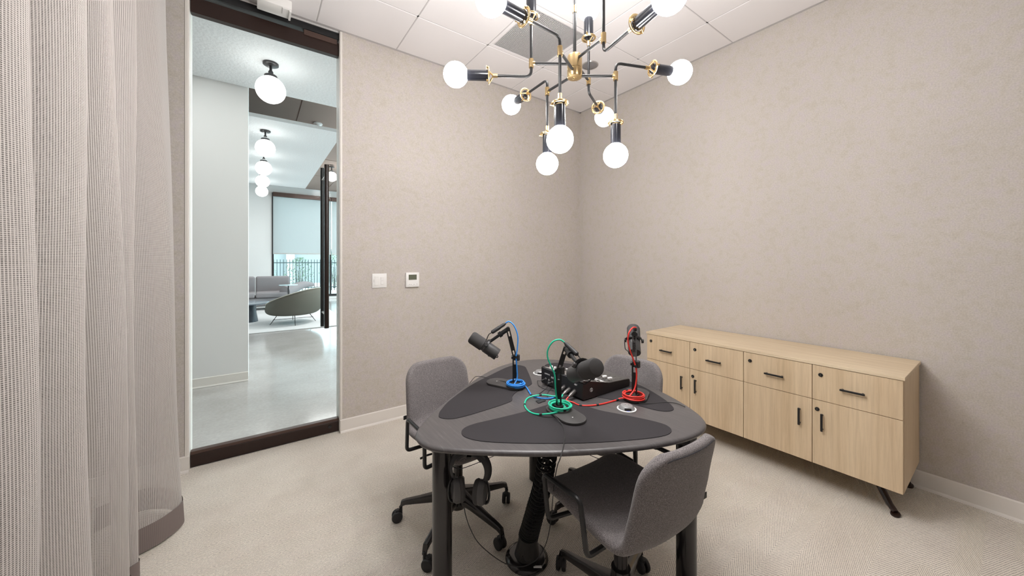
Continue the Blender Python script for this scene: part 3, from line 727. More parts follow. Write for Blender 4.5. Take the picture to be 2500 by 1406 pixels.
# ================================================================== CABINET
def cabinet():
    x0, x1, ya, yb = 2.71, 3.235, 0.328, 1.822; zb, zt = 0.158, 0.764
    c = thing('sideboard_cabinet', 'light oak sideboard cabinet with four drawers and four doors along the right wall', 'cabinet', ((x0+x1)/2, (ya+yb)/2, 0))
    O = Vector(c.location)
    def P(a, b): return (Vector(a)-O, Vector(b)-O)
    b = MB(); b.box(*P((x0+0.02, ya+0.003, zb), (x1, yb-0.003, zt-0.019)), 0.001); b.build('body', 'oak_vertical', c)
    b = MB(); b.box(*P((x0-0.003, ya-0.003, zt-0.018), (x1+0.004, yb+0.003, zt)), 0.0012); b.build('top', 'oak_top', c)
    ys = [0.331, 0.7035, 1.075, 1.448, 1.819]; zs = 0.539; g_ = 0.0016
    for i in range(4):
        y0, y1 = ys[i]+g_, ys[i+1]-g_
        m_ = MB(); m_.box(*P((x0, y0, zs+g_), (x0+0.019, y1, zt-0.021)), 0.0008); dr = m_.build('drawer', 'oak_vertical', c)
        m_ = MB(); m_.box(*P((x0, y0, zb), (x0+0.019, y1, zs-g_)), 0.0008); do = m_.build('door', 'oak_vertical', c)
        yc = ys[i+1]-0.18; zc = 0.633
        m_ = MB(); m_.box(*P((x0-0.024, yc-0.052, zc-0.005), (x0-0.014, yc+0.052, zc+0.005)), 0.0015)
        for s_ in (-0.042, 0.042): m_.box(*P((x0-0.016, yc+s_-0.004, zc-0.004), (x0, yc+s_+0.004, zc+0.004)))
        m_.build('handle', 'black_metal', dr)
        yl = ys[i+1]-0.040
        def lock(z, y, par):
            q = MB(); q.lathe([(0, 0.006), (0.009, 0.006), (0.0112, 0.003), (0.0112, 0)], tuple(Vector((x0, y, z))-O), (-1, 0, 0), 20); q.build('lock', 'black_metal', par)
            q = MB(); q.box(*P((x0-0.0068, y-0.0008, z-0.004), (x0-0.0058, y+0.0008, z+0.004))); q.build('keyhole', 'steel', par, smooth=False)
        lock(0.691, yl, dr)
        # doors open in pairs: odd ones carry the lock and a handle at their far edge
        if i in (0, 2): yh = ys[i+1]-0.048; lock(0.485, ys[i+1]-0.024, do)
        else: yh = ys[i]+0.060
        m_ = MB(); m_.box(*P((x0-0.024, yh-0.005, 0.365), (x0-0.014, yh+0.005, 0.468)), 0.0015)
        for s_ in (0.375, 0.458): m_.box(*P((x0-0.016, yh-0.004, s_-0.004), (x0, yh+0.004, s_+0.004)))
        m_.build('handle', 'black_metal', do)
    for yy, sg in ((0.47, -1), (1.68, 1)):
        for xx, sx in ((x0+0.16, -1), (x1-0.10, 1)):
            top = Vector((xx, yy, zb)); foot = Vector((x0+0.08 if sx < 0 else x1-0.02, yy+sg*0.10, 0.0))
            m_ = MB(); rr = (foot-top)
            pts = [top, top+rr*0.35, top+rr*0.75, foot+Vector((0, 0, 0.018))]
            m_.tube([p-O for p in pts], lambda t: 0.020-0.007*t, 8)
            m_.prism([(foot.x-O.x+0.03*math.cos(a)*1.0+0.0, foot.y-O.y+0.02*math.sin(a)) for a in [2*PI*k/14 for k in range(14)]], 0, 0.014, 0.004)
            m_.box(tuple(Vector((xx-0.05, yy-0.03, zb-0.006))-O), tuple(Vector((xx+0.05, yy+0.03, zb))-O), 0.001)
            m_.build('leg', 'bronze', c)
cabinet()

# ================================================================== TABLE
TZ_ = 0.725
OUT = [(0.491, 1.308), (0.469, 1.228), (0.484, 1.15), (0.530, 1.085), (0.620, 0.995), (0.782, 0.872), (0.950, 0.775), (1.103, 0.706), (1.240, 0.668), (1.351, 0.670), (1.447, 0.708), (1.520, 0.785),
       (1.582, 0.905), (1.630, 1.044), (1.662, 1.20), (1.677, 1.36), (1.672, 1.50), (1.643, 1.629), (1.590, 1.72), (1.505, 1.800), (1.378, 1.842), (1.207, 1.820), (1.047, 1.747), (0.882, 1.640), (0.735, 1.530), (0.600, 1.423)]
def _sm(v): v = max(0.0, min(1.0, v)); return v*v*(3-2*v)
OUT = [(x*(1+0.026*_sm((1.28-y)/0.32)*_sm((1.52-x)/0.25)), y*(1+0.026*_sm((1.28-y)/0.32)*_sm((1.52-x)/0.25))) for x, y in OUT]
TO = Vector((1.10, 1.25, 0))
def table():
    t = thing('meeting_table', 'black rounded triangular meeting table on three round legs', 'table', tuple(TO))
    pts = [(p.x-TO.x, p.y-TO.y) for p in catmull([(a, b, 0) for a, b in OUT], 5, True)]
    m_ = MB(); k = len(pts); nrm = []
    for i in range(k):
        a, b = pts[i-1], pts[(i+1) % k]; dx, dy = b[0]-a[0], b[1]-a[1]; L_ = math.hypot(dx, dy); nrm.append((-dy/L_, dx/L_))
    rings = []
    for j in range(9):
        an = -PI/2+PI*j/8; ins = 0.014*(1-math.cos(an)); z = TZ_-0.0105+0.0105*math.sin(an)
        rings.append([m_.bm.verts.new((pts[i][0]+nrm[i][0]*ins, pts[i][1]+nrm[i][1]*ins, z)) for i in range(k)])
    for A, B in zip(rings, rings[1:]):
        for i in range(k): m_.bm.faces.new((A[i], A[(i+1) % k], B[(i+1) % k], B[i]))
    m_.bm.faces.new(rings[0][::-1]); m_.bm.faces.new(rings[-1])
    m_.build('tabletop', 'black_oak', t, angle=50)
    sc = [(x*0.80, y*0.80) for x, y in pts]
    fr = MB(); L = [(0.563-TO.x, 1.235-TO.y), (1.338-TO.x, 0.728-TO.y), (1.415-TO.x, 1.735-TO.y)]
    for i in range(3):
        a, b = L[i], L[(i+1) % 3]; fr.bar((a[0], a[1], TZ_-0.036), (b[0], b[1], TZ_-0.036), 0.05, 0.030)
    fr.build('underframe', 'black_metal', t)
    for x, y in L:
        q = MB(); q.lathe([(0, 0.0), (0.028, 0.0), (0.0365, 0.010), (0.0365, TZ_-0.021), (0, TZ_-0.021)], (x, y, 0), n=40); q.build('leg', 'black_gloss', t)
    q = MB(); q.box((-0.10, -0.06, TZ_-0.06), (0.12, 0.08, TZ_-0.021), 0.004); q.build('cable_tray', 'black_metal', t)
table()
PADS = [([(0.615, 1.178), (0.638, 1.212), (0.69, 1.224), (0.78, 1.214), (0.923, 1.200), (1.07, 1.198), (1.135, 1.188), (1.168, 1.145), (1.190, 1.03), (1.241, 0.927), (1.285, 0.827), (1.290, 0.773), (1.258, 0.742), (1.200, 0.742), (1.097, 0.784), (0.963, 0.855), (0.842, 0.934), (0.728, 1.019), (0.652, 1.087), (0.618, 1.14)], 'dark triangular desk mat inlaid along the table edge nearest the camera'),
        ([(0.608, 1.355), (0.618, 1.388), (0.647, 1.426), (0.724, 1.499), (0.896, 1.616), (1.073, 1.701), (1.228, 1.766), (1.297, 1.765), (1.318, 1.719), (1.287, 1.651), (1.184, 1.48), (1.145, 1.443), (1.055, 1.416), (0.988, 1.378), (0.955, 1.336), (0.926, 1.322), (0.828, 1.312), (0.706, 1.308), (0.640, 1.318)], 'dark triangular desk mat inlaid on the left side under the blue cable stand'),
        ([(1.430, 0.848), (1.472, 0.858), (1.530, 0.94), (1.590, 1.08), (1.612, 1.22), (1.622, 1.36), (1.612, 1.50), (1.57, 1.62), (1.50, 1.675), (1.425, 1.655), (1.37, 1.53), (1.30, 1.38), (1.275, 1.27), (1.290, 1.16), (1.338, 1.05), (1.368, 0.96), (1.392, 0.88)], 'dark triangular desk mat on the right side beneath mixer and red cable stand')]
for pts, lab in PADS:
    cx = sum(p[0] for p in pts)/len(pts); cy = sum(p[1] for p in pts)/len(pts)
    m_ = MB(); m_.prism([(p.x-cx, p.y-cy) for p in catmull([(a, b, 0) for a, b in pts], 5, True)], 0, 0.0022, 0.0006, seg=1)
    o = m_.build('desk_mat', 'pad_black', angle=40); o.location = (cx, cy, TZ_-0.0002); tag(o, lab, 'desk mat', 'inlaid desk mats on the table')
def grommet(c, label, lit):
    g_ = thing('power_grommet', label, 'power outlet', (c.x, c.y, TZ_), rz=-0.75)
    MB().lathe([(0.040, 0.0), (0.0405, 0.004), (0.036, 0.0055), (0.034, 0.0015)], n=40, close=False).build('ring', 'white_plastic', g_)
    q = MB(); q.lathe([(0.0345, 0.0005), (0.033, 0.008), (0.024, 0.017), (0.012, 0.019), (0, 0.019)], (0, 0.003, 0), n=32); q.build('dome', 'dome_grey', g_)
    q = MB(); q.box((-0.014, -0.0335, 0.003), (0.014, -0.020, 0.013), 0.001, Matrix.Rotation(-0.5, 3, 'X')); q.build('socket_recess', 'black_gloss', g_)
    if lit: MB().box((-0.007, -0.0345, 0.003), (0.007, -0.0335, 0.009), 0, Matrix.Rotation(-0.5, 3, 'X')).build('usb_port', 'blue_print', g_, smooth=False)
    for dx in (-0.006, 0.008): MB().box((dx-0.0015, 0.0, 0.0188), (dx+0.0015, 0.002, 0.0196)).build('pin_slot', 'black_gloss', g_, smooth=False)
grommet(onz(1530, 999, TZ_), 'silver domed USB power grommet in the table in front of the red cable', True)
grommet(onz(1319, 912, TZ_), 'power grommet half hidden behind the far left corner of the mixer', False)
cs = thing('cable_strap', 'flat black strap tab lying on the table inside the green cable loop', 'strap', tuple(onz(1318, 979, TZ_+0.001)), rz=0.25)
m_ = MB(); m_.prism([(-0.028, -0.012), (0.02, -0.020), (0.030, 0.004), (-0.012, 0.014)], 0, 0.0025, 0.0006); m_.build('tab', 'black_plastic', cs)

# ================================================================== MEETING CHAIRS
def superbox_w(t, p=3.2): return max(0.0, 1-abs(t)**p)**(1/p)
def make_chair(name, label, loc, facing, leg_ang):
    root = thing(name, label, 'chair', (loc[0], loc[1], 0), rz=facing-PI/2, group='upholstered swivel chairs around the table')
    prof = catmull([(0, 0.235, 0.440), (0, 0.215, 0.468), (0, 0.12, 0.478), (0, 0.0, 0.470), (0, -0.10, 0.462), (0, -0.165, 0.467), (0, -0.212, 0.505), (0, -0.236, 0.59), (0, -0.252, 0.68), (0, -0.268, 0.755), (0, -0.276, 0.795)], 5)
    cum = [0.0]
    for a_, b_ in zip(prof, prof[1:]): cum.append(cum[-1]+(b_-a_).length)
    LL = cum[-1]; nu = 24; m_ = MB(); rows = []
    def along(d):
        for q_ in range(len(cum)-1):
            if cum[q_+1] >= d: return prof[q_].lerp(prof[q_+1], (d-cum[q_])/(cum[q_+1]-cum[q_]))
        return prof[-1]
    RT_, RF_ = 0.092, 0.085
    ds = [RF_*(1-math.cos(a_)) for a_ in [PI/2*k_/7 for k_ in range(8)]]
    ds += [RF_+(LL-RT_-RF_)*k_/22 for k_ in range(1, 22)]
    ds += [LL-RT_*(1-math.cos(a_)) for a_ in [PI/2*k_/8 for k_ in range(8, -1, -1)]]
    for d_ in ds:
        p = along(d_); v = d_/LL; back = max(0.0, min(1.0, (v-0.45)/0.25)); back = back*back*(3-2*back)
        hw = 0.201+0.012*math.sin(PI*min(1, v*1.1))-0.014*back
        if d_ < RF_: hw += -RF_+math.sqrt(max(0, RF_**2-(RF_-d_)**2))
        if d_ > LL-RT_: hw += -RT_+math.sqrt(max(0, RT_**2-(d_-LL+RT_)**2))
        us = [math.sin(PI/2*(-1+2*k_/nu)) for k_ in range(nu+1)]
        row = [Vector((hw*u, p.y+back*0.050*(abs(hw*u)/0.21)**2.4, p.z+(1-back)*0.020*(abs(hw*u)/0.21)**3)) for u in us]
        rows.append((row, [min(hw*(1-abs(u)), d_, LL-d_) for u in us]))
    # padded double skin with rounded rims
    nr = len(rows); T_ = 0.0185; grid = [[], []]
    for j_ in range(nr):
        fr_, bk_ = [], []
        for i_ in range(nu+1):
            c_ = rows[j_][0][i_]
            du = rows[j_][0][min(i_+1, nu)]-rows[j_][0][max(i_-1, 0)]; dv = rows[min(j_+1, nr-1)][0][i_]-rows[max(j_-1, 0)][0][i_]
            n_ = du.cross(dv)
            n_ = n_.normalized() if n_.length > 1e-12 else Vector((0, 0, 1))
            e_ = min(1.0, max(0.0, rows[j_][1][i_])/0.019); h_ = T_*math.sqrt(max(0.0, 1-(1-e_)**2))
            if h_ < 1e-4: v_ = m_.bm.verts.new(c_); fr_.append(v_); bk_.append(v_)
            else: fr_.append(m_.bm.verts.new(c_+n_*h_)); bk_.append(m_.bm.verts.new(c_-n_*h_))
        grid[0].append(fr_); grid[1].append(bk_)
    for sd_ in (0, 1):
        for A, B in zip(grid[sd_], grid[sd_][1:]):
            for i in range(nu):
                q_ = (A[i], A[i+1], B[i+1], B[i])
                if len(set(q_)) == 4:
                    if m_.bm.faces.get(q_) is None: m_.bm.faces.new(q_)
    rows = [r_[0] for r_ in rows]
    edge = [r[0].copy() for r in rows]+[v.copy() for v in rows[-1][1::3]]+[r[-1].copy() for r in rows[::-1][1:]]+[v.copy() for v in rows[0][::-1][1:-1:3]]
    nrm_out = []
    sh_ = m_.build('shell', 'heather_fabric', root, angle=80)
    # stitched seam along the rim (slightly behind the edge, on the outer face)
    k = len(rows)
    seam = []
    for idx, c in enumerate(edge):
        q = c.copy(); seam.append(q)
    cen = Vector((0, -0.03, 0.56))
    sm = []
    for q in seam:
        back = max(0.0, min(1.0, (q.z-0.48)/0.10))
        off = Vector((0, -0.0175*back, -0.0175*(1-back)))
        inn = Vector((-q.x*0.055, 0, -0.010*max(0.0, min(1.0, (q.z-0.68)/0.08))))
        sm.append(q+off+inn)
    MB().tube(sm, 0.0016, 5, closed=True).build('seam', 'seam_thread', sh_)
    # armrests: flat bar closed loops
    for sx in (-1, 1):
        a = fillet([(sx*0.10, -0.07, 0.420), (sx*0.246, -0.075, 0.422), (sx*0.252, -0.050, 0.590), (sx*0.252, 0.140, 0.582), (sx*0.244, 0.125, 0.422), (sx*0.10, 0.10, 0.420)], 0.022)
        MB().tube(a, 0.009, 10, flat=(0.009, 0.009)).build('armrest', 'black_metal', root)
    q = MB(); q.box((-0.10, -0.12, 0.405), (0.10, 0.11, 0.430), 0.006); q.lathe([(0.045, 0.36), (0.060, 0.375), (0.085, 0.405), (0.0, 0.405)], n=28); q.build('mechanism', 'black_metal', root)
    q = MB(); q.tube([(0.05, 0.0, 0.40), (0.17, -0.02, 0.395), (0.20, -0.02, 0.39)], 0.005, 8); q.build('height_lever', 'black_plastic', root)
    q = MB(); q.cyl((0, 0, 0.16), (0, 0, 0.38), 0.025, n=24); q.build('gas_column', 'black_gloss', root)
    q = MB(); q.lathe([(0, 0.085), (0.040, 0.085), (0.052, 0.11), (0.044, 0.145), (0.036, 0.20), (0.035, 0.225), (0, 0.225)], n=32); q.build('base_hub', 'black_gloss', root)
    for kk in range(5):
        a = leg_ang+kk*2*PI/5-(facing-PI/2); d = Vector((math.cos(a), math.sin(a), 0)); s_ = Vector((-d.y, d.x, 0))
        q = MB(); R = 0.285
        secs = [(0.028, 0.146, 0.030, 0.070), (0.10, 0.134, 0.022, 0.050), (0.20, 0.114, 0.017, 0.036), (0.276, 0.100, 0.014, 0.028), (0.298, 0.090, 0.013, 0.032), (0.306, 0.064, 0.012, 0.012)]
        rings = []
        for (r, z, w_, h_) in secs:
            c = d*r+Vector((0, 0, z))
            ring = []
            for t8 in range(12):
                an = 2*PI*t8/12; cx_, cz_ = math.cos(an), math.sin(an)
                cx_ = math.copysign(abs(cx_)**0.6, cx_); cz_ = math.copysign(abs(cz_)**0.6, cz_)
                ring.append(q.bm.verts.new(c+s_*(w_*cx_)+Vector((0, 0, h_*cz_*0.5))))
            rings.append(ring)
        for A, B in zip(rings, rings[1:]):
            for i in range(12): q.bm.faces.new((A[i], A[(i+1) % 12], B[(i+1) % 12], B[i]))
        q.bm.faces.new(rings[0][::-1]); q.bm.faces.new(rings[-1])
        lg = q.build('leg', 'black_gloss', root)
        ca = a+0.9+kk*1.3; cd = Vector((math.cos(ca), math.sin(ca), 0)); ax = Vector((-cd.y, cd.x, 0)); c = d*0.302-cd*0.018+Vector((0, 0, 0.0275))
        q = MB()
        for sg in (-1, 1): q.lathe([(0, 0.0), (0.020, 0.0), (0.0265, 0.003), (0.0275, 0.007), (0.0275, 0.013), (0.025, 0.018), (0, 0.019)], tuple(c+ax*sg*0.003), tuple(ax*sg), 24)
        q.cyl(d*0.302+Vector((0, 0, 0.03)), d*0.302+Vector((0, 0, 0.075)), 0.0085, n=12)
        q.box(c-Vector((0.012, 0.012, -0.012)), c+Vector((0.012, 0.012, 0.034)), 0.004)
        q.build('caster', 'black_plastic', root)
    q = MB(); q.box((0.185, -0.204, 0.520), (0.212, -0.201, 0.541), 0.0006)
    fl = q.build('fabric_tag', 'black_plastic', root)
    return root
make_chair('meeting_chair', 'grey heather swivel chair on the left with headphones hanging before it', (0.858, 1.688), math.radians(-87), math.radians(-1.7))
make_chair('meeting_chair', 'grey heather swivel chair in the right foreground, its back to the camera', (1.104, 0.850), math.radians(87), math.radians(22))
make_chair('meeting_chair', 'grey heather swivel chair behind the red cable microphone near the sideboard', (1.545, 1.275), math.radians(184), math.radians(88))

# ================================================================== MIXER
def mixer():
    x0, x1, y0, y1 = 1.205, 1.545, 1.135, 1.425
    r = thing('audio_mixer', 'black audio mixer console with white faders on the table centre', 'audio mixer', ((x0+x1)/2, (y0+y1)/2, TZ_+0.002))
    O = Vector(r.location)
    prof = [(x0+0.004, 0.004), (x0, 0.010), (x0, 0.083), (x0+0.006, 0.088), (1.386, 0.046), (x1-0.006, 0.036), (x1, 0.030), (x1, 0.010), (x1-0.005, 0.004)]
    def wedge(ya, yb, pr):
        q = MB(); A = [q.bm.verts.new((px-O.x, ya-O.y, pz)) for px, pz in pr]; B = [q.bm.verts.new((px-O.x, yb-O.y, pz)) for px, pz in pr]
        q.bm.faces.new(A); q.bm.faces.new(B[::-1]); k = len(pr)
        for i in range(k): q.bm.faces.new((A[i], A[(i+1) % k], B[(i+1) % k], B[i]))
        return q
    wedge(y0+0.008, y1-0.008, prof).build('body', 'black_plastic', r, angle=20)
    pr2 = [(px, pz+0.002 if pz > 0.02 else pz-0.001) for px, pz in prof]
    ch1 = wedge(y0, y0+0.008, pr2).build('side_cheek', 'cheek', r, angle=20)
    wedge(y1-0.008, y1, pr2).build('side_cheek', 'cheek', r, angle=20)
    for xx in (x0+0.03, x1-0.03):
        for yy in (y0+0.03, y1-0.03): MB().cyl((xx-O.x, yy-O.y, -0.002), (xx-O.x, yy-O.y, 0.005), 0.008, n=12).build('foot', 'black_plastic', r)
    # slanted upper deck frame (from the rear ridge to the knee)
    e = Vector((1.386-x0-0.006, 0, 0.046-0.088)).normalized(); nrm = Vector((-e.z, 0, e.x)); o1 = Vector((x0+0.006-O.x, 0, 0.088))
    e2 = Vector((x1-0.006-1.386, 0, 0.036-0.046)).normalized(); n2 = Vector((-e2.z, 0, e2.x)); o2 = Vector((1.386-O.x, 0, 0.046))
    def plate(o, ee, nn, s0, s1, ya, yb, h, name, m, par=r, lift=0.0, bev=0.0):
        q = MB(); M = Matrix((ee, Vector((0, 1, 0)), nn)).transposed()
        c = o+ee*(s0+s1)/2+nn*(lift+h/2)+Vector((0, (ya+yb)/2-O.y, 0))
        d = Vector(((s1-s0)/2, (yb-ya)/2, h/2)); q.box(c-d, c+d, bev, M)
        return q.build(name, m, par)
    dk = plate(o1, e, nrm, 0.004, 0.178, y0+0.010, y1-0.010, 0.0012, 'upper_deck', 'deck_grey')
    plate(o1, e, nrm, 0.02, 0.12, y0+0.085, y1-0.085, 0.0012, 'touch_screen', 'lcd_grey', r, 0.0012)
    for i in range(8):
        yy = y0+0.028+i*0.033
        if 0.08 < yy-y0 < 0.21: continue
        for k in range(2):
            plate(o1, e, nrm, 0.03+0.05*k, 0.055+0.05*k, yy-0.011, yy+0.011, 0.003, 'pad', 'pad_dark', r, 0.0012, 0.001)
    dk2 = plate(o2, e2, n2, 0.003, 0.150, y0+0.010, y1-0.010, 0.0012, 'fader_deck', 'deck_dark')
    for i in range(8):
        yy = y0+0.028+i*0.033
        plate(o1, e, nrm, 0.150, 0.160, yy-0.012, yy+0.012, 0.0035, 'button', 'white_print', r, 0.0012, 0.001)
        plate(o1, e, nrm, 0.128, 0.138, yy-0.008, yy+0.008, 0.003, 'label_key', 'pad_dark', r, 0.0012, 0.001)
        plate(o2, e2, n2, 0.022, 0.130, yy-0.0012, yy+0.0012, 0.0004, 'fader_slot', 'black_gloss', r, 0.0012)
        s = 0.040
        q = MB(); c = o2+e2*s+n2*0.0012+Vector((0, yy-O.y, 0))
        M = Matrix((e2, Vector((0, 1, 0)), n2)).transposed()
        q.bar(c, c+n2*0.008, 0.003, 0.006, (0, 1, 0))
        for ss in (-0.0075, 0.0055): q.box(c+e2*ss+n2*0.011-Vector((0.0055, 0.007, 0.004)), c+e2*ss+n2*0.011+Vector((0.0055, 0.007, 0.004)), 0.0015, M)
        q.build('fader_cap', 'white_plastic', r)
    for i in range(3):
        yy = y1-0.035-i*0.03; c = o1+e*0.03+nrm*0.001+Vector((0, yy-O.y, 0))
        q = MB(); q.lathe([(0.009, 0), (0.008, 0.012), (0.006, 0.014), (0, 0.014)], tuple(c), tuple(nrm), 20); q.build('knob', 'white_plastic', r)
    # rear panel: jacks and screen print (faces -x)
    for i, yy in enumerate((y0+0.050, y0+0.085, y0+0.120)):
        q = MB(); q.lathe([(0.012, 0), (0.012, 0.002), (0.009, 0.003), (0.008, 0)], (x0-O.x, yy-O.y, 0.030), (-1, 0, 0), 24, close=False); q.build('xlr_jack', 'dark_metal_grey', r)
    for yy, zz in ((y1-0.035, 0.034), (y1-0.060, 0.034), (y1-0.085, 0.030), (y1-0.11, 0.030), (y1-0.135, 0.030)):
        q = MB(); q.lathe([(0.005, 0), (0.005, 0.003), (0.003, 0.004), (0.002, 0)], (x0-O.x, yy-O.y, zz), (-1, 0, 0), 14, close=False); q.build('jack', 'steel', r)
    My = lambda y, z: frame_M((x0-0.0006-O.x, y-O.y, z), (0, -1, 0), (0, 0, 1))
    for s_, y, z, sz in (('OUTPUTS', y1-0.045, 0.060, 0.009), ('BLE', y1-0.085, 0.052, 0.012), ('USB', y1-0.06, 0.020, 0.010), ('INPUT', y0+0.155, 0.055, 0.007), ('48V', y0+0.045, 0.062, 0.012)):
        text_mesh(s_, sz, 'lettering', 'white_print', r, My(y, z))
    # emblem on the side cheek: ring with a small running figure
    c = Vector((x0+0.055-O.x, y0-0.0006-O.y, 0.040))
    q = MB(); q.tube([c+Vector((0.0085*math.cos(2*PI*i/24), 0, 0.0085*math.sin(2*PI*i/24))) for i in range(24)], 0.0007, 5, closed=True)
    q.tube([c+Vector((-0.004, 0, 0.004)), c+Vector((0.0, 0, 0.003)), c+Vector((0.004, 0, 0.004))], 0.0008, 5)
    q.tube([c+Vector((0.0, 0, 0.003)), c+Vector((0.0005, 0, -0.001)), c+Vector((-0.003, 0, -0.005))], 0.001, 5)
    q.tube([c+Vector((0.0005, 0, -0.001)), c+Vector((0.003, 0, -0.003)), c+Vector((0.002, 0, -0.006))], 0.0008, 5)
    q.build('emblem', 'white_print', r)
mat('cheek', (0.018, 0.013, 0.012), 0.45)
mat('deck_grey', (0.26, 0.25, 0.24), 0.35); mat('deck_dark', (0.07, 0.068, 0.066), 0.35); mat('pad_dark', (0.03, 0.028, 0.026), 0.4); mat('lcd_grey', (0.16, 0.155, 0.15), 0.12)
mixer()

# ================================================================== MICROPHONE STANDS
def stadium(c0, c1, r, n=14):
    c0 = Vector(c0).xy; c1 = Vector(c1).xy; d = (c1-c0).normalized(); a0 = math.atan2(d.y, d.x); out = []
    for i in range(n+1):
        a = a0-PI/2+PI*i/n; out.append((c1.x+r*math.cos(a), c1.y+r*math.sin(a)))
    for i in range(n+1):
        a = a0+PI/2+PI*i/n; out.append((c0.x+r*math.cos(a), c0.y+r*math.sin(a)))
    return out
def slot_link(q, a, b, wide, thick, view):
    "U-channel link: two rails and end blocks with an open slot between them, seen along view"
    a = Vector(a); b = Vector(b); t = (b-a).normalized(); v = Vector(view); v = (v-t*v.dot(t)).normalized(); s = t.cross(v)
    rw = wide*0.30
    for sg in (-1, 1): q.bar(a+s*sg*(wide-rw)/2, b+s*sg*(wide-rw)/2, rw, thick, v)
    L = (b-a).length
    for f0, f1 in ((0, 0.05), (0.24, 0.74), (0.95, 1.0)):
        q.bar(a+t*L*f0, a+t*L*f1, wide*0.5, thick*0.7, v)
    return q
def stand(label, post, far, hinge_z, link_top, boom_end, wide=0.024, text=None, link_mat='black_metal'):
    "post/far: centres of the two rounded ends of the base plate"
    r = thing('microphone_stand', label, 'microphone stand', (post.x, post.y, TZ_+0.002), group='black folding desk microphone stands')
    O = Vector(r.location)
    q = MB(); q.prism(stadium(post-O, far-O, 0.054), 0.0, 0.010, 0.002); base = q.build('base_plate', 'stand_top', r, angle=30)
    q = MB(); q.lathe([(0, 0.010), (0.003, 0.010), (0.003, 0.0105), (0, 0.0105)], tuple((far-O).xy)+(0,), n=10); q.build('rivet', 'white_print', r)
    view = (-post).normalized(); view.z = 0
    hin = Vector((post.x, post.y, hinge_z)); s = Vector((-view.y, view.x, 0)).normalized()
    q = MB(); slot_link(q, Vector((0, 0, 0.010)), hin-O, wide, 0.012, view); q.build('post', 'black_metal', r)
    q = MB(); q.box(Vector((-0.016, -0.016, 0.010)), Vector((0.016, 0.016, 0.024)), 0.003); q.build('post_foot', 'black_metal', r)
    q = MB(); slot_link(q, hin-O, Vector(link_top)-O, wide*0.85, 0.010, view); li = q.build('upper_link', link_mat, r)
    q = MB(); q.cyl(hin-O-view*0.014, hin-O+view*0.014, 0.013, n=20); q.cyl(hin-O-s*0.018, hin-O+s*0.018, 0.009, n=16); q.build('hinge', 'black_metal', r)
    kn = hin-O+view*0.006
    q = MB(); q.box(kn+s*0.016+Vector((0, 0, -0.006))-Vector((0.008, 0.008, 0.010)), kn+s*0.016+Vector((0, 0, 0.006))+Vector((0.008, 0.008, 0.010)), 0.003); q.build('thumb_screw', 'dark_metal_grey', r)
    lt = Vector(link_top)-O; be = Vector(boom_end)-O
    q = MB(); q.cyl(lt-view*0.012, lt+view*0.012, 0.011, n=20)
    dd = (be-lt).normalized(); L = (be-lt).length
    q.cyl(lt, lt+dd*L*0.35, 0.011, n=18); q.cyl(lt+dd*L*0.35, lt+dd*L*0.50, 0.0145, n=20); q.cyl(lt+dd*L*0.50, be, 0.0075, n=14)
    q.build('swivel_neck', 'black_metal', r)
    if text:
        mid = hin.lerp(Vector(link_top), 0.55)-O; up = (Vector(link_top)-hin).normalized()
        text_mesh(text, 0.017, 'lettering', 'white_dim', r, frame_M(mid+view*0.0065, -up, up.cross(view).normalized()*-1.0))
    return r
mat('stand_grey', (0.12, 0.12, 0.12), 0.45)
mat('stand_top', (0.055, 0.052, 0.052), 0.6); mat('white_dim', (0.015, 0.015, 0.015), 0.5)
